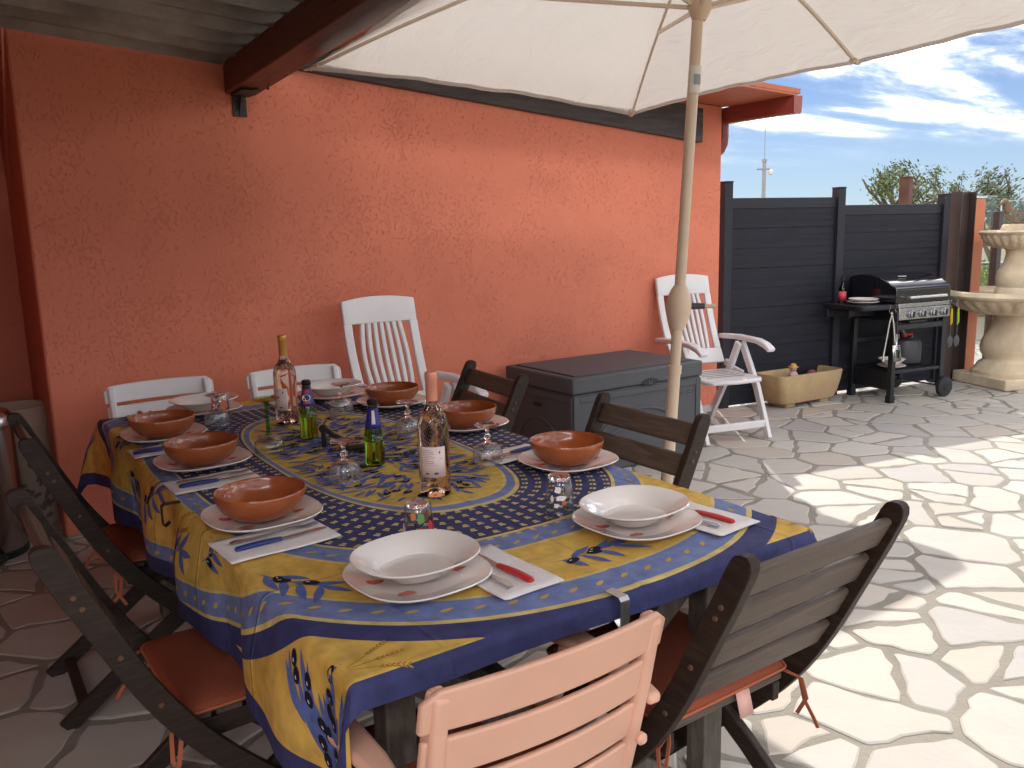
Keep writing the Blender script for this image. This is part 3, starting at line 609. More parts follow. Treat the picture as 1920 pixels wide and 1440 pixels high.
bowl_prof = [(.45, 0), (.5, .003), (.72, .025), (.9, .045), (1., .052), (.99, .055), (.88, .05), (.7, .03), (.5, .01), (0, .008)]
tag(plate_mesh('bowl', 'porcelain', .105, bowl_prof, p=2, loc=bploc(.14, .12, .284)), 'wide white bowl on the barbecue bottom shelf', 'bowl')
def bottle(name, label, cat, loc, prof, mat, rz=0., n=32, group=None):
    o = thing(name, label, cat, loc, rz, group); q = MB(); q.lathe(prof, n); q.build('glass', mat, o); return o
sb = bottle('sauce_bottle', 'small bottle with red label at the back of the barbecue shelf', 'bottle', bploc(-.22, .335, .8005), [(.026, 0), (.03, .004), (.03, .10), (.026, .125), (.012, .155), (.011, .19), (.013, .195)], 'sauce_glass')
q = MB(); q.lathe([(.0306, .02), (.0306, .095)], 32, cap=False); q.build('label', 'label_pinkred', sb, solid=.0006); q = MB(); q.lathe([(.0137, .185), (.0137, .212), (.006, .216)], 20); q.build('cap', 'black_plastic', sb)
# utensils hanging from S-hooks on the shelf rims
def shook(loc, label):
    q = MB(); q.tube([(0, .012, .012), (0, .006, .02), (0, -.004, .02), (0, -.01, .008), (0, -.002, -.012), (0, .002, -.03), (0, -.004, -.042), (0, -.014, -.04), (0, -.018, -.028)], .0022, 6)
    o = q.build('s_hook', 'steel', loc=loc, rot=(0, 0, R(-9))); return tag(o, label, 's-hook', 's-hooks on the barbecue')
shook(bploc(-.10, -.038, .782), 'steel s-hook on the side shelf holding the tongs'); shook(bploc(-.035, -.038, .782), 'steel s-hook on the side shelf holding the spatula')
shook(bploc(.62, -.012, .782), 'steel s-hook under the right shelf holding the yellow spoon'); shook(bploc(.70, -.012, .782), 'steel s-hook under the right shelf holding the green skimmer')
tg = thing('tongs', 'long steel tongs hanging open beside the barbecue leg', 'tongs', bploc(-.10, -.062, .732), R(-9))
for s_ in (-1, 1):
    q = MB(); q.strip([(0, 0, 0), (s_ * .02, 0, -.06), (s_ * .055, 0, -.25), (s_ * .07, 0, -.33), (s_ * .062, 0, -.37)], (0, 1, 0), [.01, .012, .012, .014, .03], .006); q.build('arm', 'steel', tg)
q = MB(); q.tube([(-.012, 0, 0), (0, 0, .012), (.012, 0, 0)], .004, 6); q.build('hinge', 'steel', tg)
sp_ = thing('spatula', 'steel barbecue spatula with slotted blade hanging by the leg', 'spatula', bploc(-.035, -.062, .738), R(-9))
q = MB(); q.span((-.009, -.005, -.17), (.009, .005, 0)); q.build('handle', 'black_plastic', sp_, bevel=.004); q = MB(); q.strip([(0, 0, -.168), (0, -.004, -.23), (-.01, -.012, -.26)], (1, 0, 0), .004, .012); q.build('neck', 'steel', sp_)
q = MB(); q.add([(-.055, -.012, -.255), (.03, -.012, -.255), (.045, -.02, -.385), (-.04, -.02, -.385)], [(0, 1, 2, 3)]); bl = q.build('blade', 'steel', sp_, solid=.002)
for k in range(4):
    q = MB(); q.span((-.035 + k * .018, -.021, -.36), (-.03 + k * .018, -.0165, -.29)); q.build('slot', 'black_plastic', bl)
def nylon(loc, label, grip, name):
    o = thing(name, label, 'utensil', loc, R(-9)); q = MB(); q.tube([(0, 0, 0), (0, 0, -.05), (0, -.004, -.11), (-.004, 0, -.135)], [.009, .012, .012, .007], 10, flat=.6); q.build('grip', grip, o)
    q = MB(); q.tube([(-.003, 0, -.13), (.002, .004, -.19), (.002, .004, -.23)], .006, 8); q.build('shaft', 'grey_nylon', o)
    q = MB(); q.lathe([(.002, -.05), (.025, -.035), (.036, 0), (.03, .03), (.01, .05), (.002, .055)], 20); q.v = [(x, y * .22, z) for x, y, z in q.v]; q.build('head', 'grey_nylon', o, loc=(.002, 0, -.275)); return o
nylon(bploc(.62, -.03, .73), 'yellow gripped nylon spoon hanging right of the barbecue', 'yellow_grip', 'nylon_spoon'); nylon(bploc(.70, -.03, .73), 'green gripped nylon skimmer hanging nearest the fountain', 'lime_grip', 'nylon_skimmer')

# ------------------------------------------------------------------ planter with figurine
pl = thing('planter', 'rectangular beige stone trough planter against the dark fence', 'planter', (5.22, -.24, 0), R(-3))
def rrect(hx, hy, r_, n_=6):
    o = []
    for cx, cy, a0 in ((hx - r_, hy - r_, 0), (-hx + r_, hy - r_, 90), (-hx + r_, -hy + r_, 180), (hx - r_, -hy + r_, 270)):
        o += [(cx + r_ * math.cos(R(a0 + 90 * k / n_)), cy + r_ * math.sin(R(a0 + 90 * k / n_))) for k in range(n_ + 1)]
    return o
def loft(q, rings, close0=True, close1=True):
    n_ = len(rings[0]); vs = [v for r_ in rings for v in r_]
    fs = [(i * n_ + k, i * n_ + (k + 1) % n_, (i + 1) * n_ + (k + 1) % n_, (i + 1) * n_ + k) for i in range(len(rings) - 1) for k in range(n_)]
    if close0: fs.append(tuple(range(n_ - 1, -1, -1)))
    if close1: e_ = (len(rings) - 1) * n_; fs.append(tuple(e_ + k for k in range(n_)))
    q.add(vs, fs); return q
q = MB(); loft(q, [[(x, y, z) for x, y in rrect(hx, hy, r_)] for hx, hy, r_, z in ((.27, .10, .05, .03), (.31, .125, .06, .04), (.335, .14, .06, .09), (.355, .152, .06, .17), (.37, .16, .06, .255), (.365, .155, .055, .268), (.345, .135, .05, .268), (.335, .125, .045, .25), (.33, .12, .045, .19))]); q.build('trough', 'stone_planter', pl)
q = MB(); q.span((-.325, -.115, .195), (.325, .115, .2)); q.build('soil', 'soil', pl)
for x in (-.2, .2):
    q = MB(); q.span((x - .05, -.10, 0), (x + .05, .10, .032)); q.build('foot', 'stone_planter', pl, bevel=.01)
dl = thing('figurine', 'small doll figurine in pink dress and straw hat in planter', 'figurine', (5.14, -.24, .20), R(-120))
q = MB(); q.lathe([(.045, 0), (.04, .03), (.025, .065), (.018, .075)], 20); q.build('dress', 'doll_dress', dl); q = MB(); q.lathe([(.005, 0), (.026, .012), (.03, .03), (.022, .05), (.004, .056)], 20, c=(0, 0, .07)); q.build('head', 'doll_skin', dl)
q = MB(); q.lathe([(.042, .105), (.04, .11), (.026, .112), (.022, .13), (.01, .136)], 20); q.build('hat', 'doll_hat', dl)
for s_ in (-1, 1):
    q = MB(); q.tube([(0, s_ * .018, .066), (.02, s_ * .03, .045), (.035, s_ * .018, .035)], [.008, .007, .006], 8); q.build('arm', 'doll_skin', dl)
rb = thing('clay_snail', 'reddish clay ornament lying in the planter right of figurine', 'ornament', (5.37, -.25, .20), .3)
q = MB(); q.lathe([(.03, 0), (.04, .02), (.035, .045), (.015, .06)], 20); q.build('shell', 'red_clay', rb); q = MB(); q.tube([(.02, 0, .015), (.055, 0, .02), (.075, 0, .035)], [.018, .015, .01], 10); q.build('body', 'doll_skin', rb)

# ------------------------------------------------------------------ deck box
db = thing('deck_box', 'large dark grey plastic storage box against the orange wall', 'storage box', (2.42, -.825, 0))
DX, DY, DH = 1.06, .70, .61
def dpart(name, a, b_, mat='box_plastic', bev=.008, parent=None): q = MB(); q.span(a, b_); return q.build(name, mat, parent or db, bevel=bev, seg=3)
bd = dpart('body', (.012, .012, 0), (DX - .012, DY - .012, .50)); ld = dpart('lid', (0, 0, .503), (DX, DY, .60), bev=.014)
dpart('lid_panel', (.05, .05, .598), (DX - .05, DY - .05, .609), bev=.005, parent=ld)
for a, b_ in (((.012, .004, .02), (.055, .014, .49)), ((DX - .055, .004, .02), (DX - .012, .014, .49)), ((.056, .004, .45), (DX - .056, .014, .489)), ((.056, .004, .01), (DX - .056, .014, .05))): dpart('front_rib', a, b_, bev=.004, parent=bd)
for a, b_ in (((.004, .02, .02), (.014, .07, .49)), ((.004, DY - .07, .02), (.014, DY - .02, .49)), ((.004, .071, .45), (.014, DY - .071, .489))): dpart('side_rib', a, b_, bev=.004, parent=bd)
def arc(c, rx, rz__, a0, a1, n_=16): return [(c[0] + rx * math.cos(R(a0 + (a1 - a0) * k / n_)), c[1], c[2] + rz__ * math.sin(R(a0 + (a1 - a0) * k / n_))) for k in range(n_ + 1)]
for rz__ in (.30, .21): q = MB(); q.tube(arc((.53, .010, .06), .40, rz__, 8, 172), .010, 8); q.build('moulded_arc', 'box_plastic', bd)
for rz__ in (.26, .16): q = MB(); q.tube([(.010, y, z) for y, _, z in [(p[0], 0, p[2]) for p in arc((.35, 0, .06), .24, rz__, 8, 172)]], .009, 8); q.build('moulded_arc', 'box_plastic', bd)
def lens(wd, h, n_=12): return [(-wd + 2 * wd * k / n_, h * (1 - (2 * k / n_ - 1) ** 2)) for k in range(n_ + 1)] + [(wd - 2 * wd * k / n_, -h * .8 * (1 - (1 - 2 * k / n_) ** 2)) for k in range(1, n_)]
XZ = Matrix(((1, 0, 0, 0), (0, 0, -1, 0), (0, 1, 0, 0), (0, 0, 0, 1)))
q = MB(); q.prism(lens(.075, .024), 0, .004, Matrix.Translation((.60, -.0005, .515)) @ XZ); hd = q.build('handle', 'box_handle', ld)
q = MB()
for a, b_ in (((.588, -.007, .505), (.592, -.005, .525)), ((.608, -.007, .505), (.612, -.005, .525)), ((.592, -.007, .505), (.608, -.005, .509))): q.span(a, b_)
q.build('handle_mark', 'box_logo', hd)
q = MB(); q.prism(lens(.05, .016), 0, .004, Matrix.Translation((0, 0, 0)) @ Matrix(((0, 0, -1, -.0005), (1, 0, 0, .35), (0, 1, 0, .40), (0, 0, 0, 1)))); q.build('side_handle', 'box_handle', bd)
q = MB(); q.tube([(.955 + .03 * math.cos(R(k * 20)), .0095, .41 + .02 * math.sin(R(k * 20))) for k in range(19)], .0022, 6, cap=False); q.tube([(.94, .0095, .408), (.955, .0095, .415), (.972, .0095, .408)], .003, 6); q.tube([(.955, .0095, .40), (.955, .0095, .424)], .003, 6)
q.tube([(.86, .0095, .425), (.88, .0095, .40), (.90, .0095, .425)], .002, 6); q.build('logo', 'box_logo', bd)

# ------------------------------------------------------------------ white reclining garden chairs
def recliner(name, label, loc, rz):
    o = thing(name, label, 'chair', loc, rz, 'white reclining garden chairs')
    def bk(s_):                                     # back curve: s 0 at the seat, 1 at the top -> x,z
        return -.10 - .30 * s_ - .05 * math.sin(math.pi * s_), .40 + .69 * s_
    def bw(s_): return .205 + .03 * math.sin(math.pi * min(1, s_ * .9)) * .4 + .01 * s_
    b_ = MB()
    def slab(s0, s1, y0, y1, n_=8, topround=0.):
        vs = []
        for k in range(n_ + 1):
            s_ = s0 + (s1 - s0) * k / n_; x, z = bk(s_); x2, z2 = bk(s_ + .01); tx, tz = (x2 - x), (z2 - z); L = math.hypot(tx, tz); nx, nz = tz / L, -tx / L
            ya = y0(s_) if callable(y0) else y0; yb = y1(s_) if callable(y1) else y1
            for d in (-.014, .014): vs += [(x + nx * d, ya, z + nz * d), (x + nx * d, yb, z + nz * d)]
        fs = []
        for k in range(n_):
            a = k * 4; fs += [(a, a + 1, a + 5, a + 4), (a + 3, a + 2, a + 6, a + 7), (a + 2, a, a + 4, a + 6), (a + 1, a + 3, a + 7, a + 5)]
        fs += [(1, 0, 2, 3), (n_ * 4, n_ * 4 + 1, n_ * 4 + 3, n_ * 4 + 2)]; return vs, fs
    def pt(name, *a, **k): q = MB(); q.add(*slab(*a, **k)); return q.build(name, 'white_resin', o, bevel=.007, seg=3)
    # head panel with an arched top
    q = MB(); rows = []
    for k in range(13):
        y = -bw(.95) + 2 * bw(.95) * k / 12; top = .985 + .03 * (1 - (y / bw(1)) ** 2)
        for s_ in (.80, .88, .95, top):
            x, z = bk(s_); rows.append((x - .012 * (1 - (y / .22) ** 2), y, z))
    q.add(rows, [(k * 4 + j, (k + 1) * 4 + j, (k + 1) * 4 + j + 1, k * 4 + j + 1) for k in range(12) for j in range(3)]); q.build('headrest', 'white_resin', o, solid=.03, bevel=.006)
    pt('back_base', .10, .24, lambda s_: -bw(s_), lambda s_: bw(s_), n_=4)
    for s_ in (-1, 1): pt('back_stile', .24, .805, (lambda s_: -bw(s_)) if s_ < 0 else (lambda s_: bw(s_) - .05), (lambda s_: -bw(s_) + .05) if s_ < 0 else (lambda s_: bw(s_)), n_=10)
    for k in range(7):
        yc = -.129 + .043 * k
        pt('back_slat', .24, .805, lambda s_, yc=yc: yc * (.86 + .14 * math.sin(math.pi * (s_ - .24) / .56)) - .0125, lambda s_, yc=yc: yc * (.86 + .14 * math.sin(math.pi * (s_ - .24) / .56)) + .0125, n_=10)
    q = MB(); poly = [(-.13, -.21), (.28, -.225), (.33, -.19), (.35, 0), (.33, .19), (.28, .225), (-.13, .21)]; q.prism(poly, .395, .425); st = q.build('seat', 'white_resin', o, bevel=.012, seg=3)
    for k in range(5): q = MB(); q.span((-.06 + k * .06, -.15, .4255), (-.045 + k * .06, .15, .4262)); q.build('seat_groove', 'box_logo', st)
    for s_ in (-1, 1):
        y = .265 * s_
        q = MB(); q.strip([(-.27, y, .645), (-.05, y, .66), (.18, y, .655), (.27, y, .635), (.33, y, .605)], (0, 1, 0), [.035, .035, .035, .035, .03], .06); q.build('armrest', 'white_resin', o, bevel=.01, seg=3)
        q = MB(); q.strip([(.02, y * .93, .63), (.20, y * .93, .34), (.35, y * .93, 0)], (0, 1, 0), [.05, .055, .05], .03); q.build('leg', 'white_resin', o, bevel=.005)
        q = MB(); q.strip([(.03, y * .79, .63), (-.12, y * .79, .34), (-.33, y * .79, 0)], (0, 1, 0), [.05, .055, .05], .03); q.build('leg', 'white_resin', o, bevel=.005)
        q = MB(); q.strip([(-.16, y * .88, .47), (-.07, y * .88, .43), (.05, y * .88, .41)], (0, 1, 0), .045, .025); q.build('hinge_arm', 'white_resin', o, bevel=.004)
    for x, z in ((.31, .10), (-.28, .10)): q = MB(); q.span((x - .014, -.245 if x > 0 else -.21, z - .025), (x + .014, .245 if x > 0 else .21, z + .025)); q.build('stretcher', 'white_resin', o, bevel=.006)
    return o
rc = recliner('reclining_chair', 'white high-backed reclining chair between dining table and storage box', (1.50, -.60, 0), R(-93))
dup(rc, (3.925, -.475, 0), R(-104), 'white high-backed reclining chair standing between storage box and planter')

# ------------------------------------------------------------------ parasol
HB = Vector((1.848, -2.318, 2.215)); PN = Vector((.051, .026, .998)).normalized(); PA = Vector((.999, -.008, -.051)).normalized(); PBv = PN.cross(PA).normalized()
pb = thing('parasol', 'large cream rectangular parasol on a beige pole with crank', 'parasol', (1.70, -2.29, 0))
o0 = Vector(pb.location)
def pp(v): return Vector(v) - o0
base = Vector((1.70, -2.29, .05)); mid = base.lerp(HB, .43)
tj = base.lerp(HB, .885)
q = MB(); q.tube([pp(base), pp(base.lerp(HB, .40))], .0235, 20); q.build('lower_pole', 'parasol_pole', pb)
q = MB(); q.tube([pp(base.lerp(HB, .39)), pp(base.lerp(HB, .405))], .0265, 20); q.build('pole_collar', 'parasol_pole', pb)
q = MB(); q.tube([pp(base.lerp(HB, .40)), pp(HB + PN * .12)], .0205, 20); q.build('upper_pole', 'parasol_pole', pb)
q = MB(); q.tube([pp(base.lerp(HB, .468)), pp(base.lerp(HB, .474)), pp(base.lerp(HB, .484)), pp(base.lerp(HB, .498)), pp(base.lerp(HB, .512)), pp(base.lerp(HB, .526)), pp(base.lerp(HB, .538)), pp(base.lerp(HB, .544))], [.0238, .029, .038, .0455, .047, .042, .031, .0225], 24); hs = q.build('crank_housing', 'parasol_pole', pb)
ck = base.lerp(HB, .508); cdir = Vector((.80, -.60, -.02)).normalized()
q = MB(); q.tube([pp(ck + cdir * .045), pp(ck + cdir * .095)], [.013, .011], 12); cr_ = q.build('crank_arm', 'parasol_knob', hs); q = MB(); q.tube([pp(ck + cdir * .095), pp(ck + cdir * .135)], [.008, .0085], 12); q.build('crank_knob', 'parasol_pole', cr_)
q = MB(); q.tube([pp(base.lerp(HB, .862)), pp(base.lerp(HB, .905))], .0222, 20); sk = q.build('tilt_joint', 'sticker', pb)
q = MB(); a_ = base.lerp(HB, .883); q.lathe([(.0232, -.018), (.0232, .018)], 20, cap=False); q.v = [v for v in q.v]; q.f = [f for i, f in enumerate(q.f) if 12 <= i < 16]; q.mi = [0] * len(q.f); q.build('tilt_sticker', 'sticker_print', sk, loc=pp(a_))
q = MB(); q.tube([pp(HB - PN * .05), pp(HB - PN * .03), pp(HB), pp(HB + PN * .025)], [.023, .034, .045, .04], 20); q.build('runner', 'parasol_pole', pb)
W_, L_ = .94, 1.426; rc_ = HB - PN * .067; apex = HB + PN * .30
tips = [rc_ + PA * W_ + PBv * L_, rc_ + PA * W_, rc_ + PA * W_ - PBv * L_, rc_ - PA * (W_ + .08) - PBv * L_, rc_ - PA * (W_ + .08), rc_ - PA * W_ + PBv * L_]
def ribp(tip, s_): return apex.lerp(tip, s_) + PN * .045 * math.sin(math.pi * s_)
for i, tip in enumerate(tips):
    q = MB(); q.strip([pp(ribp(tip, s_) - PN * .012) for s_ in np.linspace(.03, .985, 12)], PN.cross(tip - apex), .012, .010); rb_ = q.build('rib', 'rib_paint', pb)
    q = MB(); q.strip([pp(HB + (tip - rc_).normalized() * .04), pp(ribp(tip, .50) - PN * .02)], PN.cross(tip - apex), .014, .01); q.build('strut', 'rib_paint', rb_)
    q = MB(); q.tube([pp(ribp(tip, .955) - PN * .015), pp(ribp(tip, 1.0) - PN * .004)], [.02, .012], 8, flat=.4); q.build('rib_pocket', 'rib_paint', rb_)
cnp = MB()
for i in range(6):
    a_, b_ = tips[i], tips[(i + 1) % 6]
    def f(u, v):
        s_ = u; sc2 = s_ * (1 - (0 if i in (3, 4) else .03 if i == 1 else .05) * 4 * v * (1 - v) * s_)
        p = ribp(a_, sc2).lerp(ribp(b_, sc2), v); p = p - PN * .025 * 4 * v * (1 - v) * s_ * (1 - .3 * s_)
        p += PN * (.0035 * math.sin(17 * v + i * 2) + .003 * math.sin(41 * v + 5 * s_ + i)) * math.sin(math.pi * v) * s_
        return pp(p)
    cnp.grid(f, 22, 22)
cno = cnp.build('canopy', 'parasol_cloth', pb, ang=25)
hem = MB()
for i in range(6):
    a_, b_ = tips[i], tips[(i + 1) % 6]
    hem.grid(lambda u, v: Vector(f(.978 + .022 * u, v)) - PN * .0025, 2, 22)
hem.build('hem', 'parasol_cloth', cno)
cr2 = MB(); cr2.lathe([(.03, 0), (.028, .02), (.012, .05), (.0, .055)], 16, c=pp(apex)); cr2.build('finial', 'parasol_pole', pb)
pbs = thing('parasol_stand', 'round grey parasol weight with slatted top beside the table', 'parasol stand', (1.70, -2.29, 0))
q = MB(); q.lathe([(.245, 0), (.25, .01), (.25, .068), (.244, .075)], 56); q.build('disc', 'slat_wood', pbs)
for k in range(8):
    y = -.21 + k * .06; hw = math.sqrt(max(0, .238 ** 2 - max(abs(y - .028), abs(y + .028)) ** 2))
    if hw > .05: q = MB(); q.span((-hw, y - .028, .0752), (hw, y + .028, .083)); q.build('slat', 'slat_wood', pbs, bevel=.002)
q = MB(); q.lathe([(.035, .083), (.035, .12), (.03, .125)], 20); q.build('socket', 'parasol_pole', pbs)

# ------------------------------------------------------------------ dining table
X0, X1, Y0, Y1, TZ = -.06, 1.03, -3.45, -1.08, .77
tb = thing('dining_table', 'long wooden garden table on crossed legs under the printed cloth', 'table', ((X0 + X1) / 2, (Y0 + Y1) / 2, 0))
hx, hy = (X1 - X0) / 2 - .004, (Y1 - Y0) / 2 - .004
for k in range(8):
    wdt = 2 * hx / 8; q = MB(); q.span((-hx + k * wdt + .003, -hy, .735), (-hx + (k + 1) * wdt - .003, hy, .765)); q.build('top_board', 'table_wood', tb, bevel=.003)
for s_ in (-1, 1):
    q = MB(); q.span((s_ * (hx - .10) - .014, -hy + .10, .655), (s_ * (hx - .10) + .014, hy - .10, .7345)); q.build('apron', 'table_wood', tb, bevel=.003)
    q = MB(); q.span((-hx + .12, s_ * (hy - .10) - .014, .655), (hx - .12, s_ * (hy - .10) + .014, .7345)); q.build('apron', 'table_wood', tb, bevel=.003)
    for sx_ in (-1, 1):
        q = MB(); q.span((sx_ * (hx - .135) - .03, s_ * (hy - .16) - .03, 0), (sx_ * (hx - .135) + .03, s_ * (hy - .16) + .03, .7345)); q.build('leg', 'table_wood', tb, bevel=.004)
    for sx_ in (-1, 1):
        q = MB(); q.strip([(-sx_ * (hx - .18), s_ * (hy - .16) + sx_ * .016, .10), (sx_ * (hx - .18), s_ * (hy - .16) + sx_ * .016, .64)], (0, 1, 0), .06, .026); q.build('cross_brace', 'table_wood', tb, bevel=.003)
q = MB(); q.span((-.025, -hy + .2, .34), (.025, hy - .2, .40)); q.build('stretcher', 'table_wood', tb, bevel=.004)

# cloth: flat coordinates (x, y) -> draped surface
RR = .018
def drop(d):
    if d < RR * math.pi / 2: return RR * math.sin(d / RR), RR * (1 - math.cos(d / RR))
    return RR, RR + d - RR * math.pi / 2
def cloth(x, y):
    bx, by = min(max(x, X0), X1), min(max(y, Y0), Y1)
    dx, dy = x - bx, y - by; d = math.hypot(dx, dy)
    z = TZ + .0012 * math.sin(9 * x + 2 * y) * math.sin(5 * y - 3 * x) + .0022 * math.exp(-((x - .53) / .006) ** 2)
    if d < 1e-7: return Vector((x, y, z))
    th = math.atan2(abs(dy), abs(dx)); ox, dn = drop(d)
    fade = min(1., dn / .12)
    fl = math.sin(2 * th)                                            # corner flare
    fx = max(0., fl) ** .8
    phi = .38 * fx
    dn2 = dn * math.cos(phi); out_ = ox + (dn - RR) * math.sin(phi) if dn > RR else ox
    wv = 0.
    if abs(dx) > abs(dy):
        wv = fade * (.016 + .024 * math.sin(y * 11.5 + .8 * math.sin(3 * y)) + .008 * math.sin(y * 23 + 1)) * (1 - .6 * fx)
    else: wv = fade * (.012 + .012 * math.sin(x * 12 + 1)) * (1 - .6 * fx)
    o_ = out_ + max(wv, -.004); ux, uy = dx / d, dy / d
    return Vector((bx + ux * o_, by + uy * o_, z - dn2))
cl = thing('tablecloth', 'yellow and navy printed cloth with olive motifs over the table', 'tablecloth')
q = MB(); nx_, ny_ = 170, 250
xs = np.linspace(CX - CHX, CX + CHR, nx_ + 1); ys = np.linspace(CY - CHY, CY + CHY, ny_ + 1)
# extra lines at the folds over the table edge
xs = np.unique(np.concatenate([xs, [X0 - d_ for d_ in np.linspace(0, .035, 7)], [X1 + d_ for d_ in np.linspace(0, .035, 7)]])); ys = np.unique(np.concatenate([ys, [Y0 - d_ for d_ in np.linspace(0, .035, 7)], [Y1 + d_ for d_ in np.linspace(0, .035, 7)]]))
flat = [(x, y) for x in xs for y in ys]; ny1 = len(ys)
q.add([cloth(x, y) for x, y in flat], [(i * ny1 + j, (i + 1) * ny1 + j, (i + 1) * ny1 + j + 1, i * ny1 + j + 1) for i in range(len(xs) - 1) for j in range(ny1 - 1)])
co = q.build('cloth', 'provence_cloth', cl, ang=80)
ul = co.data.uv_layers.new(name='flat'); idx = np.zeros(len(co.data.loops), dtype=np.int32); co.data.loops.foreach_get('vertex_index', idx)
fl_ = np.array(flat) - np.array([CX, CY]); ul.data.foreach_set('uv', fl_[idx].astype(np.float32).ravel())
# printed motifs: thin flat shapes following the cloth
pr = MB(); PM = ['print_leaf', 'print_olive', 'print_wheat', 'print_motif', 'print_goldleaf', 'print_stem', 'print_shine']
def onc(u, v, h):
    x, y = CX + u, CY + v
    if u < -CHX + .004 or u > CHR - .004 or abs(v) > CHY - .004: return None
    p = cloth(x, y); a_ = cloth(x + .002, y) - p; b_ = cloth(x, y + .002) - p; n_ = a_.cross(b_).normalized(); return p + n_ * h
def shape(pts2, faces, mat, h):
    vs = [onc(u, v, h) for u, v in pts2]
    if any(v is None for v in vs): return
    pr.cur = mat; pr.add(vs, faces)
def leaf(u, v, a, L, wd, mat=0, h=.0011, bend=0., n_=6):
    pts = []
    for k in range(n_ + 1):
        s_ = k / n_; hw = wd * (math.sin(math.pi * s_ ** .85) ** .8 if 0 < s_ < 1 else .02); aa = a + bend * s_
        cx, cy = u + L * s_ * math.cos(aa), v + L * s_ * math.sin(aa); nx, ny = -math.sin(aa), math.cos(aa)
        pts += [(cx + nx * hw, cy + ny * hw), (cx - nx * hw, cy - ny * hw)]
    shape(pts, [(2 * k, 2 * k + 1, 2 * k + 3, 2 * k + 2) for k in range(n_)], mat, h)
def blob(u, v, a, rx, ry, mat, h, n_=9):
    ca, sa = math.cos(a), math.sin(a)
    shape([(u + rx * math.cos(t_) * ca - ry * math.sin(t_) * sa, v + rx * math.cos(t_) * sa + ry * math.sin(t_) * ca) for t_ in [2 * math.pi * k / n_ for k in range(n_)]], [tuple(range(n_))], mat, h)
def olive(u, v, a, s_=1.):
    blob(u, v, a, .0165 * s_, .0098 * s_, 1, .0019); blob(u - .005 * s_ * math.cos(a), v - .005 * s_ * math.sin(a) + .003 * s_, a, .0045 * s_, .0016 * s_, 6, .0023, 6)
def sprig(u, v, a, s_=1.):
    leaf(u, v, a, .17 * s_, .0022, 5, .0009, .25)
    for k in range(7):
        f_ = .2 + .75 * k / 6; sd_ = 1 if k % 2 else -1; uu, vv = u + .16 * s_ * f_ * math.cos(a + .2 * f_), v + .16 * s_ * f_ * math.sin(a + .2 * f_)
        leaf(uu, vv, a + sd_ * rng.uniform(.35, .9), rng.uniform(.055, .085) * s_,   .0085 * s_, 0, .0011 + .00006 * k, rng.uniform(-.4, .4))
    leaf(u + .15 * s_ * math.cos(a + .2), v + .15 * s_ * math.sin(a + .2), a + .25, .07 * s_, .008 * s_)
    for k in range(3): olive(u + (.05 + .035 * k) * s_ * math.cos(a + .1) + rng.normal(0, .014), v + (.05 + .035 * k) * s_ * math.sin(a + .1) + rng.normal(0, .014), a + rng.uniform(-.6, .6), s_)
def wheat(u, v, a, s_=1.):
    for j in (-1, 0, 1):
        aa = a + .32 * j; leaf(u, v, aa, .13 * s_, .0011, 2, .0009, .15 * j)
        for k in range(6):
            f_ = (.075 + .011 * k) * s_
            for sd_ in (-1, 1): leaf(u + f_ * math.cos(aa + .1 * j), v + f_ * math.sin(aa + .1 * j), aa + sd_ * .5, .014 * s_, .0024 * s_, 2, .001, n_=3)
def bush(u, v, a, s_=1.):
    for k in range(38):
        aa = a + rng.uniform(-.62, .62); r_ = rng.uniform(.0, .17) * s_; leaf(u + r_ * math.cos(aa), v + r_ * math.sin(aa), aa + rng.normal(0, .12), rng.uniform(.07, .12) * s_, .0072 * s_, 0, .001 + .000015 * k)
    for k in range(13):
        aa = a + rng.uniform(-.5, .5); r_ = (.05 + .2 * k / 12) * s_; olive(u + r_ * math.cos(aa), v + r_ * math.sin(aa), aa + rng.normal(0, .3), .95)
def supt(rx, ry, n_, th):
    c, s_ = math.cos(th), math.sin(th); return rx * abs(c) ** (2 / n_) * (1 if c > 0 else -1), ry * abs(s_) ** (2 / n_) * (1 if s_ > 0 else -1)
def around(rx, ry, n_, step, off=0.):
    pts = [supt(rx, ry, n_, 2 * math.pi * k / 1600) for k in range(1601)]; acc = 0.; res = []; per = sum(math.dist(pts[k], pts[k + 1]) for k in range(1600)); m_ = max(1, round(per / step)); stp = per / m_; nxt = off * stp
    for k in range(1600):
        L = math.dist(pts[k], pts[k + 1])
        while acc + L > nxt and len(res) < m_:
            f_ = (nxt - acc) / max(L, 1e-9); res.append((pts[k][0] + (pts[k + 1][0] - pts[k][0]) * f_, pts[k][1] + (pts[k + 1][1] - pts[k][1]) * f_, math.atan2(pts[k + 1][1] - pts[k][1], pts[k + 1][0] - pts[k][0]))); nxt += stp
        acc += L
    return res
for k in range(7):
    f_ = (k + .55) / 7.1; rx, ry = .287 + (.54 - .287) * f_, .685 + (.925 - .685) * f_
    for u, v, a in around(rx, ry, 2.65, .037, .5 * (k % 2)):
        ca, sa = math.cos(a), math.sin(a)
        for o_, hh in ((-.0046, .0042), (.0048, .0038)):
            hw = .0082 if o_ < 0 else .0062
            shape([(u + i_ * hw * ca - (o_ + j_ * hh) * sa, v + i_ * hw * sa + (o_ + j_ * hh) * ca) for i_, j_ in ((-1, -1), (-.2, -.7), (1, -1), (.9, .6), (.2, 1), (-.9, .8))], [tuple(range(6))], 3, .0009)
for u, v, a in around(.571, .956, 2.8, .052): leaf(u - .014 * math.cos(a + .5), v - .014 * math.sin(a + .5), a + .5, .028, .0048, 4, .0009, n_=4)
for u, v, a in around(.788, 1.236, 2.5, .062): leaf(u - .014 * math.cos(a + .5), v - .014 * math.sin(a + .5), a + .5, .029, .0056, 4, .0009, n_=4)
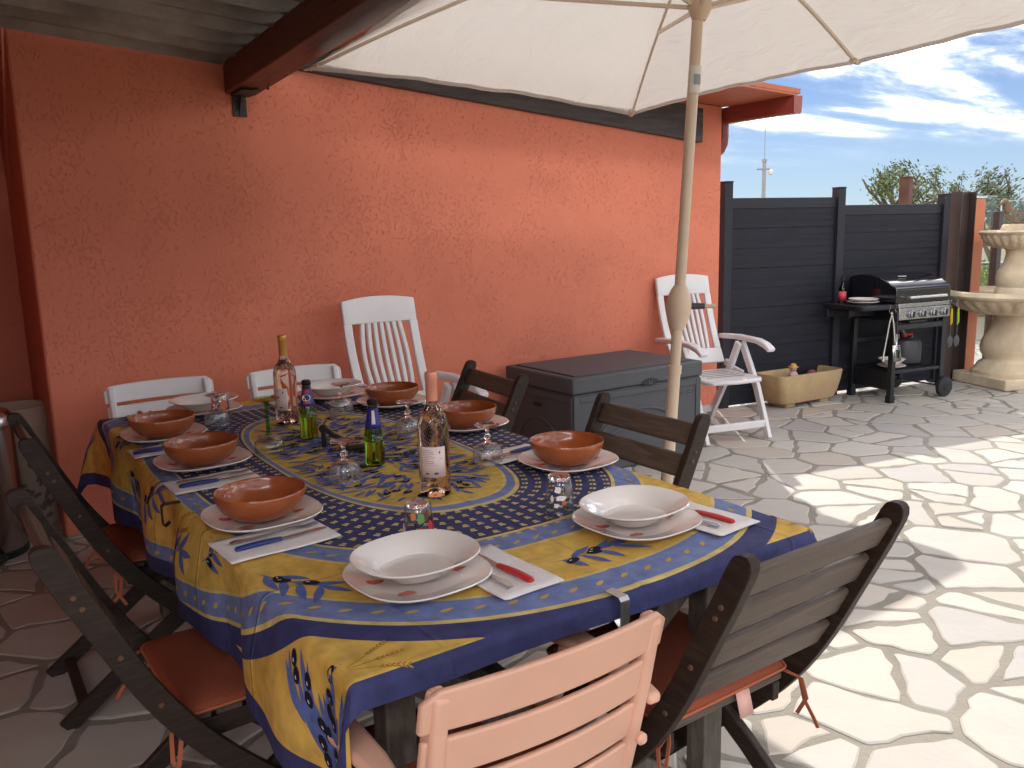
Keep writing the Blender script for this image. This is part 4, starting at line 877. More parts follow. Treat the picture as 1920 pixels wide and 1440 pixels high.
for k in range(720):
    th = rng.uniform(0, 2 * math.pi); f_ = rng.uniform(0, 1) ** .6 * .86; u, v = supt(.26 * f_, .655 * f_, 2.5, th); vc = max(-.4, min(.4, v)); a = math.atan2(v - vc * .92, u) + rng.normal(0, .45)
    if k % 5 == 0: olive(u, v, a, .95)
    else: leaf(u, v, a, rng.uniform(.045, .075), .0062, 0, .001 + .0000008 * k, n_=4)
for k, (u, v, a) in enumerate(around(.69, 1.095, 2.8, .32, .2)):
    if k % 3 == 1: wheat(u + .02, v, a + .3, .9)
    sprig(u - .07 * math.cos(a), v - .07 * math.sin(a), a + (.25 if k % 2 else -.2), 1.12)
for sx_ in (-1, 1):
    for sy_ in (-1, 1):
        bush(-CHX + .03 if sx_ < 0 else CHR - .03, sy_ * (CHY - .12), 0.1 * -sy_ if sx_ < 0 else math.pi + .1 * sy_, .88); wheat(sx_ * .60, sy_ * (CHY - .085), math.atan2(-sy_ * .03, -sx_), .8)
po = pr.build('printed_pattern', PM, cl, smooth=False); po['kind'] = 'stuff'
def clipobj(loc, rz, label, mat):
    q = MB(); q.strip([(0, .04, .004), (0, -.001, .004), (0, -.006, -.002), (0, -.006, -.05), (0, -.001, -.054), (0, .012, -.045)], (1, 0, 0), .0018, .022); return tag(q.build('tablecloth_clip', mat, loc=loc, rot=(0, 0, rz)), label, 'clip', 'tablecloth clips')
clipobj((.455, Y0 - RR - .018, TZ + .001), 0, 'shiny steel clip gripping the front edge of the cloth', 'steel'); clipobj((X0 - RR - .03, -2.36, TZ), R(-90), 'dark clip on the left edge of the cloth', 'black_plastic')

# ------------------------------------------------------------------ tableware
TT = TZ + .0032
def plate(x, y, label, deco=True, rz=0., r_=.135):
    o = thing('plate', label, 'plate', (x, y, TT), rz, 'side plates under the bowls'); plate_mesh('dish', 'porcelain', r_, p=2.7, parent=o)
    if deco:
        for k, (dx_, dy_) in enumerate(((.085, -.02), (.075, .035), (-.08, .03), (-.06, -.055))):
            q = MB(); n_ = 12; pts = [(dx_ + (.018 + .004 * math.sin(3 * t_ + k)) * math.cos(t_), dy_ + (.014 + .004 * math.cos(2 * t_)) * math.sin(t_)) for t_ in [2 * math.pi * j / n_ for j in range(n_)]]
            q.add([(a, b_, .0062 + max(0, math.hypot(a, b_) - .082) * .218 + .0014) for a, b_ in pts], [tuple(range(n_))]); q.build('poppy', 'poppy_red', o)
    return o
tbp = [(.46, 0), (.5, .001), (.60, .005), (.74, .014), (.87, .027), (.955, .042), (.99, .055), (1.0, .065), (.985, .0685), (.962, .066), (.945, .054), (.905, .041), (.82, .027), (.68, .015), (.5, .009), (.25, .0075), (0, .0072)]
def tbowl(x, y, label):
    q = MB(); q.lathe([(a * .107, z) for a, z in tbp], 56); o = q.build('bowl', 'terracotta_glaze', loc=(x, y, TT + .0062)); return tag(o, label, 'bowl', 'terracotta bowls on the table')
side = {'farleft': (.062, -1.57, 'far left seat'), 'midleft': (.078, -2.02, 'middle left seat'), 'nearleft': (.062, -2.63, 'near left seat'), 'farright': (.925, -1.58, 'far right seat'), 'midright': (.95, -2.11, 'middle right seat'), 'nearright': (.928, -2.71, 'near right seat')}
for k, (x, y, wh_) in side.items():
    plate(x, y, 'white square plate under the terracotta bowl at the ' + wh_, rz=R(3)); tbowl(x + .0, y + .004, 'brown terracotta bowl at the ' + wh_)
deep = [(.45, 0), (.5, .002), (.56, .006), (.78, .026), (.93, .036), (.99, .039), (1.0, .041), (.985, .043), (.92, .040), (.77, .030), (.585, .0135), (.575, .0105), (.56, .0095), (.4, .0078), (0, .0075)]
for x, y, wh_ in ((.19, -3.185, 'at the front edge nearest the camera'), (.735, -3.215, 'at the front right corner of table'), (.285, -1.225, 'at the far left end of table'), (.80, -1.255, 'at the far right end of table')):
    plate(x, y, 'shallow white plate under a deep plate ' + wh_, rz=R(4))
    o = tag(plate_mesh('deep_plate', 'porcelain', .118, deep, p=2.35, loc=(x + .004, y + .012, TT + .012), rz=R(8), sx=1.08, sy=.96), 'deep white plate ' + wh_, 'deep plate', 'deep white plates')
def napkin(x, y, a, wd, ln, label):
    q = MB()
    def f(u, v):
        px, py = (u - .5) * wd, (v - .5) * ln; return (px, py, .0035 + .0012 * math.sin(7 * u + 3 * v) + (.003 if v > .96 else 0) + .0025 * (u - .5) ** 2)
    q.grid(f, 10, 12); o = q.build('napkin', 'napkin', loc=(x, y, TT - .001), rot=(0, 0, a), solid=.0022); return tag(o, label, 'napkin', 'paper napkins')
def knife(x, y, a, mat, label, z=TT + .007):
    o = thing('knife', label, 'knife', (x, y, z), a, 'table knives')     # +x towards the tip
    q = MB(); q.tube([(-.105, 0, .001), (-.10, 0, .002), (-.06, 0, .003), (-.02, 0, .002), (.0, 0, .001)], [.006, .009, .0095, .0085, .007], 10, flat=.62); q.build('handle', mat, o)
    q = MB(); q.prism([(-.001, -.004), (.0, .007), (.09, .0085), (.115, .002), (.105, -.006), (.05, -.0085)], 0, .0013); q.build('blade', 'steel', o); return o
def fork(x, y, a, label, z=TT + .006):
    o = thing('fork', label, 'fork', (x, y, z), a, 'table forks')
    q = MB(); q.strip([(-.11, 0, .002), (-.10, 0, .004), (-.03, 0, .002), (.03, 0, .006), (.05, 0, .003)], (0, 0, 1), [.01, .014, .009, .006, .02], .0022); q.build('handle', 'steel', o)
    for k in range(4): q = MB(); q.strip([(.048, -.0085 + k * .0057, .003), (.07, -.009 + k * .006, .001), (.095, -.009 + k * .006, .005)], (0, 0, 1), .0028, .0018); q.build('tine', 'steel', o)
    return o
sets = [(.035, -2.80, R(4), .25, .15, 'blue_handle', 'near left bowl', 0), (.05, -2.235, R(2), .235, .13, 'blue_handle', 'middle left bowl', 0), (.02, -1.765, R(2), .20, .12, 'blue_handle', 'far left bowl', 0),
        (.335, -3.245, R(93), .25, .145, 'red_handle', 'front deep plate', 0), (.885, -3.255, R(95), .25, .145, 'red_handle', 'front right deep plate', 0),
        (.87, -2.525, R(182), .20, .14, 'blue_handle', 'near right bowl', 0), (.82, -1.43, R(178), .20, .14, 'blue_handle', 'far right bowl', 0),
        (.075, -1.185, R(-95), .16, .12, 'red_handle', 'far left deep plate', 0), (.60, -1.205, R(-93), .16, .12, 'red_handle', 'far right deep plate', 0)]
for x, y, a, ln, wd, hm, wh_, _ in sets:
    napkin(x, y, a, ln, wd, 'folded white paper napkin beside the ' + wh_)
    ca, sa = math.cos(a), math.sin(a); col = hm.split('_')[0]
    dk, df_ = (-.012, .03) if ln > .21 else (-.008, .024)
    knife(x + .01 * ca - dk * sa, y + .01 * sa + dk * ca, a + .03, hm, col + ' handled table knife on the napkin beside the ' + wh_)
    fork(x - df_ * sa + .02 * ca, y + df_ * ca + .02 * sa, a - .02, 'steel fork on the napkin beside the ' + wh_)

# wine bottles
def wine(x, y, cap, label, rz, capname):
    o = thing('wine_bottle', label, 'bottle', (x, y, TT), rz, 'rosé wine bottles')
    q = MB(); q.lathe([(.0, .022), (.012, .02), (.026, .008), (.034, .001), (.0385, .003), (.0405, .010), (.0405, .175), (.0395, .192), (.034, .21), (.022, .226), (.0165, .236), (.0145, .25), (.0142, .27)], 48); q.build('glass', 'rose_wine', o)
    q = MB(); q.lathe([(.0150, .248), (.0152, .30), (.0162, .302), (.0162, .318), (.015, .322), (.003, .3225)], 32); q.build('capsule', cap, o)
    # back label wrapped round the glass
    def lab(a0, a1, z0, z1, mat, name, par, off=.0006):
        q = MB(); q.grid(lambda u, v: ((.0405 + off) * math.cos(a0 + (a1 - a0) * u), (.0405 + off) * math.sin(a0 + (a1 - a0) * u), z0 + (z1 - z0) * v), 12, 1); return q.build(name, mat, par, solid=.0003)
    lb = lab(-.85, .85, .055, .135, 'label_paper', 'label', o)
    for k in range(8): lab(-.72, -.72 + rng.uniform(.5, .95), .127 - k * .0048, .1262 - k * .0048, 'label_ink', 'text_line', lb, .0011)
    lab(-.45, -.25, .064, .0675, 'label_ink', 'text_line', lb, .0011); lab(.1, .35, .0635, .0685, 'label_ink', 'text_line', lb, .0011); lab(-.6, .3, .088, .0885, 'label_ink', 'text_line', lb, .0011)
    lab(.42, .5, .118, .124, 'label_ink', 'text_line', lb, .0011); lab(.45, .62, .105, .1058, 'label_ink', 'text_line', lb, .0011)
    return o
wine(.489, -2.717, 'capsule_pink', 'rosé wine bottle with pink capsule in front of the beer bottles', R(-125), 'pink'); wine(.476, -1.634, 'capsule_gold', 'rosé wine bottle with gold capsule at the back of table', R(-150), 'gold')
def text_on(r_, z0, size, body, name, mat, par, a0):
    cu = bpy.data.curves.new(name, 'FONT'); cu.body = body; cu.size = size; cu.align_x = 'CENTER'; cu.align_y = 'CENTER'; cu.resolution_u = 3; cu.shear = .25
    to = bpy.data.objects.new(name, cu); COL.objects.link(to); dg = bpy.context.evaluated_depsgraph_get(); me = bpy.data.meshes.new_from_object(to.evaluated_get(dg)); bpy.data.objects.remove(to)
    for v in me.vertices:
        a = a0 + v.co.x / r_; v.co = (r_ * math.cos(a), r_ * math.sin(a), z0 + v.co.y)
    me.materials.clear(); me.materials.append(M[mat]); o = bpy.data.objects.new(name, me); COL.objects.link(o); o.parent = par; return o
def beer(x, y, rz, label, front):
    o = thing('beer_bottle', label, 'bottle', (x, y, TT), rz, 'green beer bottles')
    q = MB(); q.lathe([(.02, .003), (.026, 0), (.029, .004), (.029, .07), (.0305, .072), (.0305, .078), (.029, .08), (.0275, .095), (.022, .125), (.0165, .155), (.0135, .18), (.0135, .184)], 40); q.build('glass', 'beer_glass', o)
    q = MB(); q.lathe([(.0138, .180), (.0155, .183), (.015, .194), (.012, .197), (0, .1975)], 24); q.build('crown_cap', 'bottle_cap', o)
    def cone(z): return float(np.interp(z, [.08, .095, .125, .155, .18], [.029, .0275, .022, .0165, .0135]))
    def lab(a0, a1, z0, z1, mat, name, par, off): q = MB(); q.grid(lambda u, v: ((cone(z0 + (z1 - z0) * v) + off) * math.cos(a0 + (a1 - a0) * u), (cone(z0 + (z1 - z0) * v) + off) * math.sin(a0 + (a1 - a0) * u), z0 + (z1 - z0) * v), 24, 6); return q.build(name, mat, par, solid=.0003)
    lb = lab(0, 2 * math.pi, .112, .172, 'label_blue', 'neck_label', o, .0005)
    if front:
        lab(-.7, .55, .155, .166, 'label_red', 'label_band', lb, .0009); lab(-.5, .6, .119, .127, 'label_red', 'label_band', lb, .0009)
        q = MB(); n_ = 20; zc, r_ = .140, cone(.140) + .0016; vs = [(r_ * math.cos(.75 * math.cos(t_)), r_ * math.sin(.75 * math.cos(t_)), zc + .011 * math.sin(t_)) for t_ in [2 * math.pi * k / n_ for k in range(n_)]]; q.add([((cone(v[2]) + .0014) / r_ * v[0], (cone(v[2]) + .0014) / r_ * v[1], v[2]) for v in vs], [tuple(range(n_))]); q.build('label_oval', 'label_white', lb)
        tx = text_on(cone(.14) + .0021, .140, .0165, '64', 'label_digits', 'print_black', lb, 0.)
    else: lab(-.25, .25, .125, .165, 'label_white', 'label_panel', lb, .0009)
    return o
beer(.457, -1.90, R(-118), 'green beer bottle with white oval on its blue neck label', True); beer(.489, -2.35, R(-112), 'green beer bottle with white strip label, nearer the camera', False)

# stemmed glasses stand upside down: bowl on the cloth, foot in the air
def goblet(x, y, label):
    o = thing('goblet', label, 'glass', (x, y, TT), rng.uniform(0, 6), 'upturned stemmed glasses')
    q = MB(); q.lathe([(.041, 0), (.043, .015), (.043, .035), (.039, .048), (.026, .057), (.012, .062)], 40, cap=False); q.build('bowl', 'etched_glass', o, solid=.0016)
    q = MB(); q.lathe([(.012, .062), (.007, .066), (.006, .07), (.0105, .077), (.0105, .081), (.0055, .087), (.005, .097), (.008, .104), (.014, .108)], 24); q.build('stem', 'crystal', o)
    q = MB(); q.lathe([(.012, .107), (.025, .110), (.036, .114), (.0365, .1155), (.024, .1135), (0, .112)], 36); q.build('foot', 'crystal', o); return o
for x, y, wh_ in ((.346, -2.463, 'left of the nearer beer bottle'), (.756, -2.551, 'beside the near right bowl'), (.735, -2.085, 'behind the pink-capped wine bottle'), (.699, -1.60, 'left of the far right bowl'), (.258, -1.507, 'beside the far left bowl')): goblet(x, y, 'upturned clear etched goblet ' + wh_)
gs = thing('wine_glass', 'upturned wine glass with long green stem left of wine bottle', 'glass', (.286, -2.005, TT))
q = MB(); q.lathe([(.043, 0), (.046, .018), (.043, .036), (.03, .05), (.012, .056)], 40, cap=False); q.build('bowl', 'clear_glass', gs, solid=.0014)
q = MB(); q.lathe([(.012, .0565), (.0065, .062), (.0055, .10), (.006, .155), (.014, .163)], 24); q.build('stem', 'green_glass', gs)
q = MB(); q.lathe([(.012, .162), (.03, .166), (.042, .171), (.0425, .173), (.02, .169), (0, .167)], 36); q.build('foot', 'amber_glass', gs)
def tumbler(x, y, label, decals, rz=0.):
    o = thing('tumbler', label, 'glass', (x, y, TT), rz, 'upturned printed tumblers')
    q = MB(); q.lathe([(.0345, 0), (.0335, .02), (.031, .06), (.028, .095), (.0255, .0995), (0, .100)], 40, cap=False); q.build('glass', 'clear_glass', o, solid=.0018)
    q = MB(); q.lathe([(0, .089), (.024, .0895), (.0265, .094), (.0255, .0985), (0, .0985)], 32); q.build('thick_base', 'crystal', o)
    rad = lambda z: float(np.interp(z, [0, .02, .06, .095], [.0345, .0335, .031, .028])) + .0016
    for a, z, wa, hz, mat, sd_ in decals:
        rr = np.random.default_rng(sd_); n_ = 14; vs = []
        for k in range(n_):
            t_ = 2 * math.pi * k / n_; f_ = rr.uniform(.7, 1.1); aa = a + wa * f_ * math.cos(t_); zc = z + hz * f_ * math.sin(t_); vs.append((rad(zc) * math.cos(aa), rad(zc) * math.sin(aa), zc))
        q = MB(); q.add(vs, [tuple(range(n_))]); q.build('printed_patch', mat, o)
    return o
tumbler(.281, -3.02, 'upturned tumbler with red and green print behind front plate', [(0, .036, .3, .016, 'label_red', 1), (.05, .07, .32, .013, 'print_green', 2), (-.35, .045, .08, .018, 'print_black', 3), (.1, .02, .5, .004, 'print_green', 4), (-.5, .075, .22, .009, 'print_orange', 5), (.75, .05, .25, .014, 'label_red', 6), (1.5, .05, .4, .02, 'label_pinkred', 7), (-1.4, .04, .3, .015, 'print_white', 8), (2.6, .06, .4, .02, 'print_orange', 9)], R(-110))
tumbler(.641, -3.05, 'upturned tumbler with white and black print near corner plate', [(-.15, .072, .3, .009, 'print_white', 11), (.1, .052, .42, .008, 'print_white', 12), (-.25, .034, .2, .006, 'print_white', 13), (.35, .07, .05, .008, 'print_black', 14), (.3, .040, .2, .0045, 'print_orange', 15), (.55, .028, .06, .005, 'print_black', 16), (-.6, .05, .14, .01, 'print_white', 17), (2.5, .05, .4, .02, 'print_white', 18)], R(-125))
tumbler(.30, -1.40, 'upturned tumbler with red and orange print at far left', [(-.45, .06, .55, .026, 'label_red', 21), (-.3, .05, .16, .008, 'print_orange', 22), (.6, .06, .4, .024, 'print_orange', 23), (1.5, .06, .3, .02, 'print_black', 24)], R(-110))
ck_ = thing('corkscrew', 'black corkscrew standing folded in the middle of the table', 'corkscrew', (.446, -2.06, TT), R(-35))
q = MB(); q.box((0, 0, .03), (.016, .014, .06)); q.build('body', 'black_plastic', ck_, bevel=.004); q = MB(); q.lathe([(.013, -.008), (.014, 0), (.013, .008)], 20); q.build('pivot', 'black_plastic', ck_, loc=(0, 0, .062), rot=(R(90), 0, 0))
q = MB(); q.strip([(.008, 0, .058), (.03, 0, .04), (.07, 0, .022)], (0, 1, 0), [.016, .016, .012], .012); ar = q.build('lever', 'black_plastic', ck_, bevel=.003); q = MB(); q.tube([(.068, 0, .022), (.082, 0, .014)], [.008, .005], 10); q.build('lever_tip', 'red_handle', ar)
ph = thing('pocket_knife', 'dark closed pocket knife lying behind the nearer beer bottle', 'knife', (.54, -2.16, TT), R(-10)); q = MB(); q.tube([(-.06, 0, .008), (-.05, 0, .009), (.05, 0, .009), (.06, 0, .008)], [.006, .012, .012, .007], 12, flat=.7); q.build('handle', 'dark_wood', ph); q = MB(); q.span((-.05, -.0015, .0165), (.05, .0015, .0195)); q.build('blade_back', 'steel', ph)

# ------------------------------------------------------------------ dark wooden folding chairs (local +x faces the table)
PATH = [(-.40, .885), (-.335, .755), (-.262, .60), (-.205, .50), (-.13, .40), (-.02, .285), (.12, .155), (.27, .0)]
def path_at(z):
    zs = [p[1] for p in PATH][::-1]; xs_ = [p[0] for p in PATH][::-1]; return float(np.interp(z, zs, xs_))
def wood_chair(name, label, loc, rz):
    o = thing(name, label, 'chair', loc, rz, 'dark wooden folding chairs')
    fine = [(path_at(z), z) for z in [.905, .903, .898, .889, .875] + list(np.linspace(.85, 0, 24))]
    sm = fine[:]
    for _ in range(2): sm = [sm[0]] + [((sm[i - 1][0] + sm[i][0] * 2 + sm[i + 1][0]) / 4, sm[i][1]) for i in range(1, len(sm) - 1)] + [sm[-1]]
    for s_ in (-1, 1):
        wd = [.010, .024, .036, .043, .047] + [.048] * (len(sm) - 6) + [.042]
        q = MB(); q.strip([(x, s_ * .222, z) for x, z in sm], (0, 1, 0), wd, .024); p = q.build('side_post', 'dark_wood', o, bevel=.004)
        for z in (.80, .775, .66, .54):
            q = MB(); q.lathe([(.006, 0), (.005, .003), (0, .0035)], 10); q.build('screw', 'rust_steel', p, loc=(path_at(z), s_ * .2342, z), rot=(R(-90 * s_), 0, 0))
        q = MB(); q.strip([(.215, s_ * .19, .425), (-.08, s_ * .19, .235), (-.39, s_ * .19, .0)], (0, 1, 0), .05, .022); q.build('leg', 'dark_wood', o, bevel=.004)
        q = MB(); q.strip([(-.175, s_ * .165, .42), (.21, s_ * .165, .432)], (0, 1, 0), .045, .022); q.build('seat_rail', 'dark_wood', o, bevel=.003)
    for k in range(4):
        z = .842 - k * .086; x = path_at(z); tx, tz = path_at(z + .04) - path_at(z - .04), .08; a = math.atan2(tx, tz)
        q = MB(); q.box((x, 0, z), (.019, .418, .070), rotm('Y', a)); q.build('back_slat', 'slat_wood', o, bevel=.0075, seg=3)
    for k in range(6):
        x = -.15 + k * .066; q = MB(); q.span((x - .028, -.178, .447), (x + .028, .178, .463)); q.build('seat_slat', 'slat_wood', o, bevel=.003)
    q = MB(); q.span((-.345, -.178, .028), (-.315, .178, .055)); q.build('stretcher', 'dark_wood', o, bevel=.003); q = MB(); q.span((.16, -.208, .085), (.185, .208, .115)); q.build('stretcher', 'dark_wood', o, bevel=.003)
    return o
def cushion_at(loc, rz, label, tag_=False, ties=((-.17, -.17), (-.17, .17))):
    o = thing('seat_cushion', label, 'cushion', loc, rz, 'terracotta seat cushions')
    q = MB(); rings = []
    for f_, z in ((.90, .0), (.99, .007), (1.0, .013), (.985, .02), (.93, .027), (.8, .032), (.4, .034)):
        rings.append([(x * f_, y * f_, z + .0015 * math.sin(20 * x) * math.sin(17 * y)) for x, y in rrect(.195, .195, .03, 4)])
    loft(q, rings); c_ = q.build('pad', 'cushion', o)
    q = MB(); pts = [(x, y, .0135) for x, y in rrect(.197, .197, .03, 4)]; q.tube(pts + [pts[0]], .0035, 6, cap=False); q.build('piping', 'cushion_tie', c_)
    for x, y in ties:
        q = MB(); s_ = 1 if y > 0 else -1
        q.strip([(x - .015, y, .012), (x - .05, y + s_ * .035, -.01), (x - .055, y + s_ * .05, -.06), (x - .03, y + s_ * .052, -.11)], (0, 1, 0), .009, .0025); q.strip([(x - .03, y, .010), (x - .035, y + s_ * .05, -.02), (x - .045, y + s_ * .055, -.07), (x - .075, y + s_ * .05, -.10), (x - .085, y + s_ * .052, -.12)], (0, 1, 0), .009, .0025); q.build('tie', 'cushion_tie', o)
    if tag_:
        q = MB(); q.add([(-.192, -.02, .006), (-.194, -.06, .006), (-.205, -.065, -.05), (-.203, -.025, -.05)], [(0, 1, 2, 3)]); q.build('care_tag', 'care_tag', o, solid=.001)
    return o
seats = [((.03, -1.705, 0), 0., 'dark wooden folding chair on the left, nearer the orange wall'), ((-.03, -2.69, 0), R(1), 'dark wooden folding chair on the left, nearer the camera'),
         ((.88, -2.68, 0), R(180), 'dark wooden chair on the right, in front of the parasol pole'), ((.905, -1.72, 0), R(175), 'dark wooden chair on the right, in front of storage box'),
         ((.75, -3.30, 0), R(91), 'dark wooden chair at the near end of the table, back to camera')]
ch0 = None
for i, (l_, a, lab) in enumerate(seats):
    if ch0 is None: ch0 = wood_chair('wooden_chair', lab, l_, a)
    else: dup(ch0, l_, a, lab)
    if i in (0, 1, 4):
        ca, sa = math.cos(a), math.sin(a); cushion_at((l_[0] + .01 * ca, l_[1] + .01 * sa, .4635), a, 'terracotta seat cushion on the ' + ('far left wooden chair' if i == 0 else 'near left wooden chair' if i == 1 else 'wooden chair at the near end'), i == 4)

# ------------------------------------------------------------------ pale resin folding chairs
def resin_chair(name, label, loc, rz, arms, mat, group='pale resin chairs'):
    o = thing(name, label, 'chair', loc, rz, group)
    P_ = [(-.265, .80), (-.235, .68), (-.205, .56), (-.175, .45), (-.09, .34), (.06, .17), (.20, 0)]
    for s_ in (-1, 1):
        q = MB(); q.strip([(x, s_ * .205, z) for x, z in P_], (0, 1, 0), [.034, .042, .042, .044, .044, .042, .036], .030); q.build('side_post', mat, o, bevel=.009, seg=3)
        q = MB(); q.strip([(.17, s_ * .17, .425), (-.08, s_ * .17, .20), (-.29, s_ * .17, 0)], (0, 1, 0), .042, .026); q.build('leg', mat, o, bevel=.008, seg=3)
        if arms:
            q = MB(); q.strip([(-.235, s_ * .245, .615), (-.12, s_ * .25, .63), (.02, s_ * .255, .628), (.09, s_ * .255, .612), (.115, s_ * .255, .60)], (0, 0, 1), [.03, .05, .062, .056, .03], .022); q.build('armrest', mat, o, bevel=.009, seg=3)
            q = MB(); q.strip([(.03, s_ * .25, .61), (.05, s_ * .235, .50), (.10, s_ * .21, .43)], (0, 1, 0), .03, .022); q.build('arm_support', mat, o, bevel=.006)
            q = MB(); q.lathe([(.011, 0), (.011, .008), (.006, .013), (0, .013)], 14); q.build('hinge_pin', mat, o, loc=(-.255, s_ * .187, .575), rot=(0, R(-90), 0))
    for k in range(4):
        zc = .770 - k * .088; x0 = -.258 + (.80 - zc - .03) * .25
        hw = .235 if k == 0 else .228; hh = .0365
        q = MB(); n_ = 18; vs = []
        for i in range(n_ + 1):
            y = -hw + 2 * hw * i / n_; bow = -.028 * (1 - (y / hw) ** 2)
            e_ = max(0., abs(y) - (hw - .03)) / .03; sh = hh * (.45 + .55 * math.sqrt(max(0., 1 - e_ ** 2))) if k == 0 else hh
            up_ = hh - (hh - sh) * (1 if k == 0 else 0)
            for dz, d in ((-hh, -.007), (-hh, .007), (up_ + .006 * (1 - (y / hw) ** 2) * (k == 0), .007), (up_ + .006 * (1 - (y / hw) ** 2) * (k == 0), -.007)): vs.append((x0 + bow + d - dz * .25, y, zc + dz))
        fs = [(i * 4 + j, i * 4 + (j + 1) % 4, (i + 1) * 4 + (j + 1) % 4, (i + 1) * 4 + j) for i in range(n_) for j in range(4)] + [(3, 2, 1, 0), tuple(n_ * 4 + j for j in range(4))]
        q.add(vs, fs); q.build('back_slat', mat, o, bevel=.005, seg=3)
    for k in range(6): q = MB(); x = -.14 + k * .064; q.span((x - .027, -.185, .44), (x + .027, .185, .456)); q.build('seat_slat', mat, o, bevel=.004)
    for s_ in (-1, 1): q = MB(); q.span((-.17, s_ * .187 - .012, .405), (.20, s_ * .187 + .012, .4395)); q.build('seat_rail', mat, o, bevel=.004)
    q = MB(); q.span((-.235, -.157, .055), (-.205, .157, .085)); q.build('stretcher', mat, o, bevel=.006)
    return o
resin_chair('resin_armchair', 'white slatted resin armchair with painted warm bounce nearest the camera', (.205, -3.345, 0), R(90), True, 'warm_bounce_resin')
cushion_at((.205, -3.335, .4565), R(90), 'terracotta seat cushion on the near white armchair')
fa = resin_chair('resin_chair', 'white slatted chair at the far left end of the table', (.262, -.80, 0), R(-90), False, 'white_resin')
dup(fa, (.865, -.86, 0), R(-92), 'white slatted chair at the far right end of the table')
cushion_at((.262, -.805, .4565), R(-90), 'terracotta seat cushion on the far left white chair', ties=((-.17, -.17), (.17, -.17)))

# ------------------------------------------------------------------ bin and fabric hamper by the left wall corner
bn = thing('pedal_bin', 'tall stainless steel pedal bin at the left edge by wall', 'bin', (-.455, -.05, 0))
q = MB(); q.lathe([(.147, .03), (.15, .035), (.15, .615)], 56); q.build('body', 'bin_steel', bn); q = MB(); q.lathe([(.152, 0), (.153, .004), (.152, .03), (.14, .031)], 56); q.build('base_ring', 'black_plastic', bn)
q = MB(); q.lathe([(.151, .617), (.154, .62), (.154, .655), (.148, .665)], 56); rg = q.build('rim', 'steel', bn); q = MB(); q.lathe([(.146, .664), (.135, .680), (.08, .692), (0, .695)], 48); q.build('lid', 'bin_steel', bn)
q = MB(); q.span((-.03, -.20, .01), (.05, -.14, .035)); q.build('pedal', 'black_plastic', bn, bevel=.008)
hp = thing('fabric_hamper', 'round beige fabric hamper with dark leaf print behind the bin', 'hamper', (-.285, .36, 0))
q = MB(); q.lathe([(.15, 0), (.16, .01), (.162, .61), (.16, .625), (.152, .625), (.15, .60), (.148, .3), (.02, .29)], 48); q.build('body', 'hamper_fabric', hp)
q = MB()
for k in range(70):
    a, z = rng.uniform(-2.6, .2), rng.uniform(.04, .40); th = rng.uniform(0, 3.1); n_ = 8; vs = []
    for j in range(n_):
        t_ = 2 * math.pi * j / n_; du, dv = .024 * math.cos(t_), .011 * math.sin(t_); uu, vv = du * math.cos(th) - dv * math.sin(th), du * math.sin(th) + dv * math.cos(th)
        vs.append((.1645 * math.cos(a + uu / .16), .1645 * math.sin(a + uu / .16), z + vv))
    q.add(vs, [tuple(range(n_))])
q.build('leaf_print', 'hamper_print', hp, smooth=False)['kind'] = 'stuff'

# ------------------------------------------------------------------ beyond the terrace: parapet, shrubs, trees, mast
def foliage(fn, n_, size, mat, name, parent):
    q = MB()
    for _ in range(n_):
        c = fn(); a = Vector(rng.normal(0, 1, 3)).normalized(); b_ = a.orthogonal().normalized(); c2 = a.cross(b_); s_ = size * rng.uniform(.6, 1.3); l_ = s_ * 1.8
        q.add([c - b_ * l_ * .5, c + c2 * s_ * .32, c + b_ * l_ * .5, c - c2 * s_ * .32], [(0, 1, 2, 3)])
    return q.build(name, mat, parent, smooth=False)
def tree(name, label, loc, h, spread, n_l, mat, size, bare=.3, group=None, seed=1, crown=(.45, 1.)):
    rr = random.Random(seed); o = thing(name, label, 'tree', loc, rr.uniform(0, 6), group); q = MB(); tipsL = []
    def grow(p, d, L, r_, lvl):
        pts = [p]; dd = d.copy()
        for k in range(4):
            dd = (dd + Vector((rr.uniform(-.28, .28), rr.uniform(-.28, .28), rr.uniform(-.1, .2)))).normalized(); pts.append(pts[-1] + dd * L / 4)
        q.tube(pts, [r_ * (1 - .1 * k) for k in range(5)], 6 if lvl < 2 else 4)
        if lvl >= 3: tipsL.append(pts[-1]); return
        for k in range(3 if lvl else 4):
            f_ = rr.choice([2, 3, 4]); nd = (dd + Vector((rr.uniform(-1, 1), rr.uniform(-1, 1), rr.uniform(-.15, .75)))).normalized(); grow(pts[f_], nd, L * rr.uniform(.6, .8), r_ * .62, lvl + 1)
        if lvl == 2: tipsL.append(pts[-1])
    grow(Vector((0, 0, 0)), Vector((0, 0, 1)), h * .42, h * .04, 0)
    zmax = max(p.z for p in tipsL); rmax = max(math.hypot(p.x, p.y) for p in tipsL); sz, sr = h / zmax, spread / rmax
    q.v = [(x * sr if z > h * .1 else x, y * sr if z > h * .1 else y, z * sz) for x, y, z in q.v]; tipsL[:] = [Vector((p.x * sr, p.y * sr, p.z * sz)) for p in tipsL]
    q.build('trunk', 'bark', o)
    full = [p for p in tipsL if rr.random() > bare] or tipsL
    def fn():
        p = full[int(rng.integers(len(full)))]; return p + Vector(rng.normal(0, 1, 3)) * spread * .11
    foliage(fn, n_l, size, mat, 'crown', o); return o
def pix(px, py, d):                                   # point at depth d along the view through a photo pixel
    q = Vector(((px - 960) / 1587 * d, -(py - 720) / 1587 * d, -d)); return cm @ q
def gp(px, d): p = pix(px, 420, d); return (p.x, p.y, -.06)
tree('sparse_tree', 'sparse grey-green tree with bare branches behind the tall rusty post', gp(1690, 27), 3.25, 1.75, 2300, 'leaf_olive', .075, .45, 'trees beyond the fence', 3)
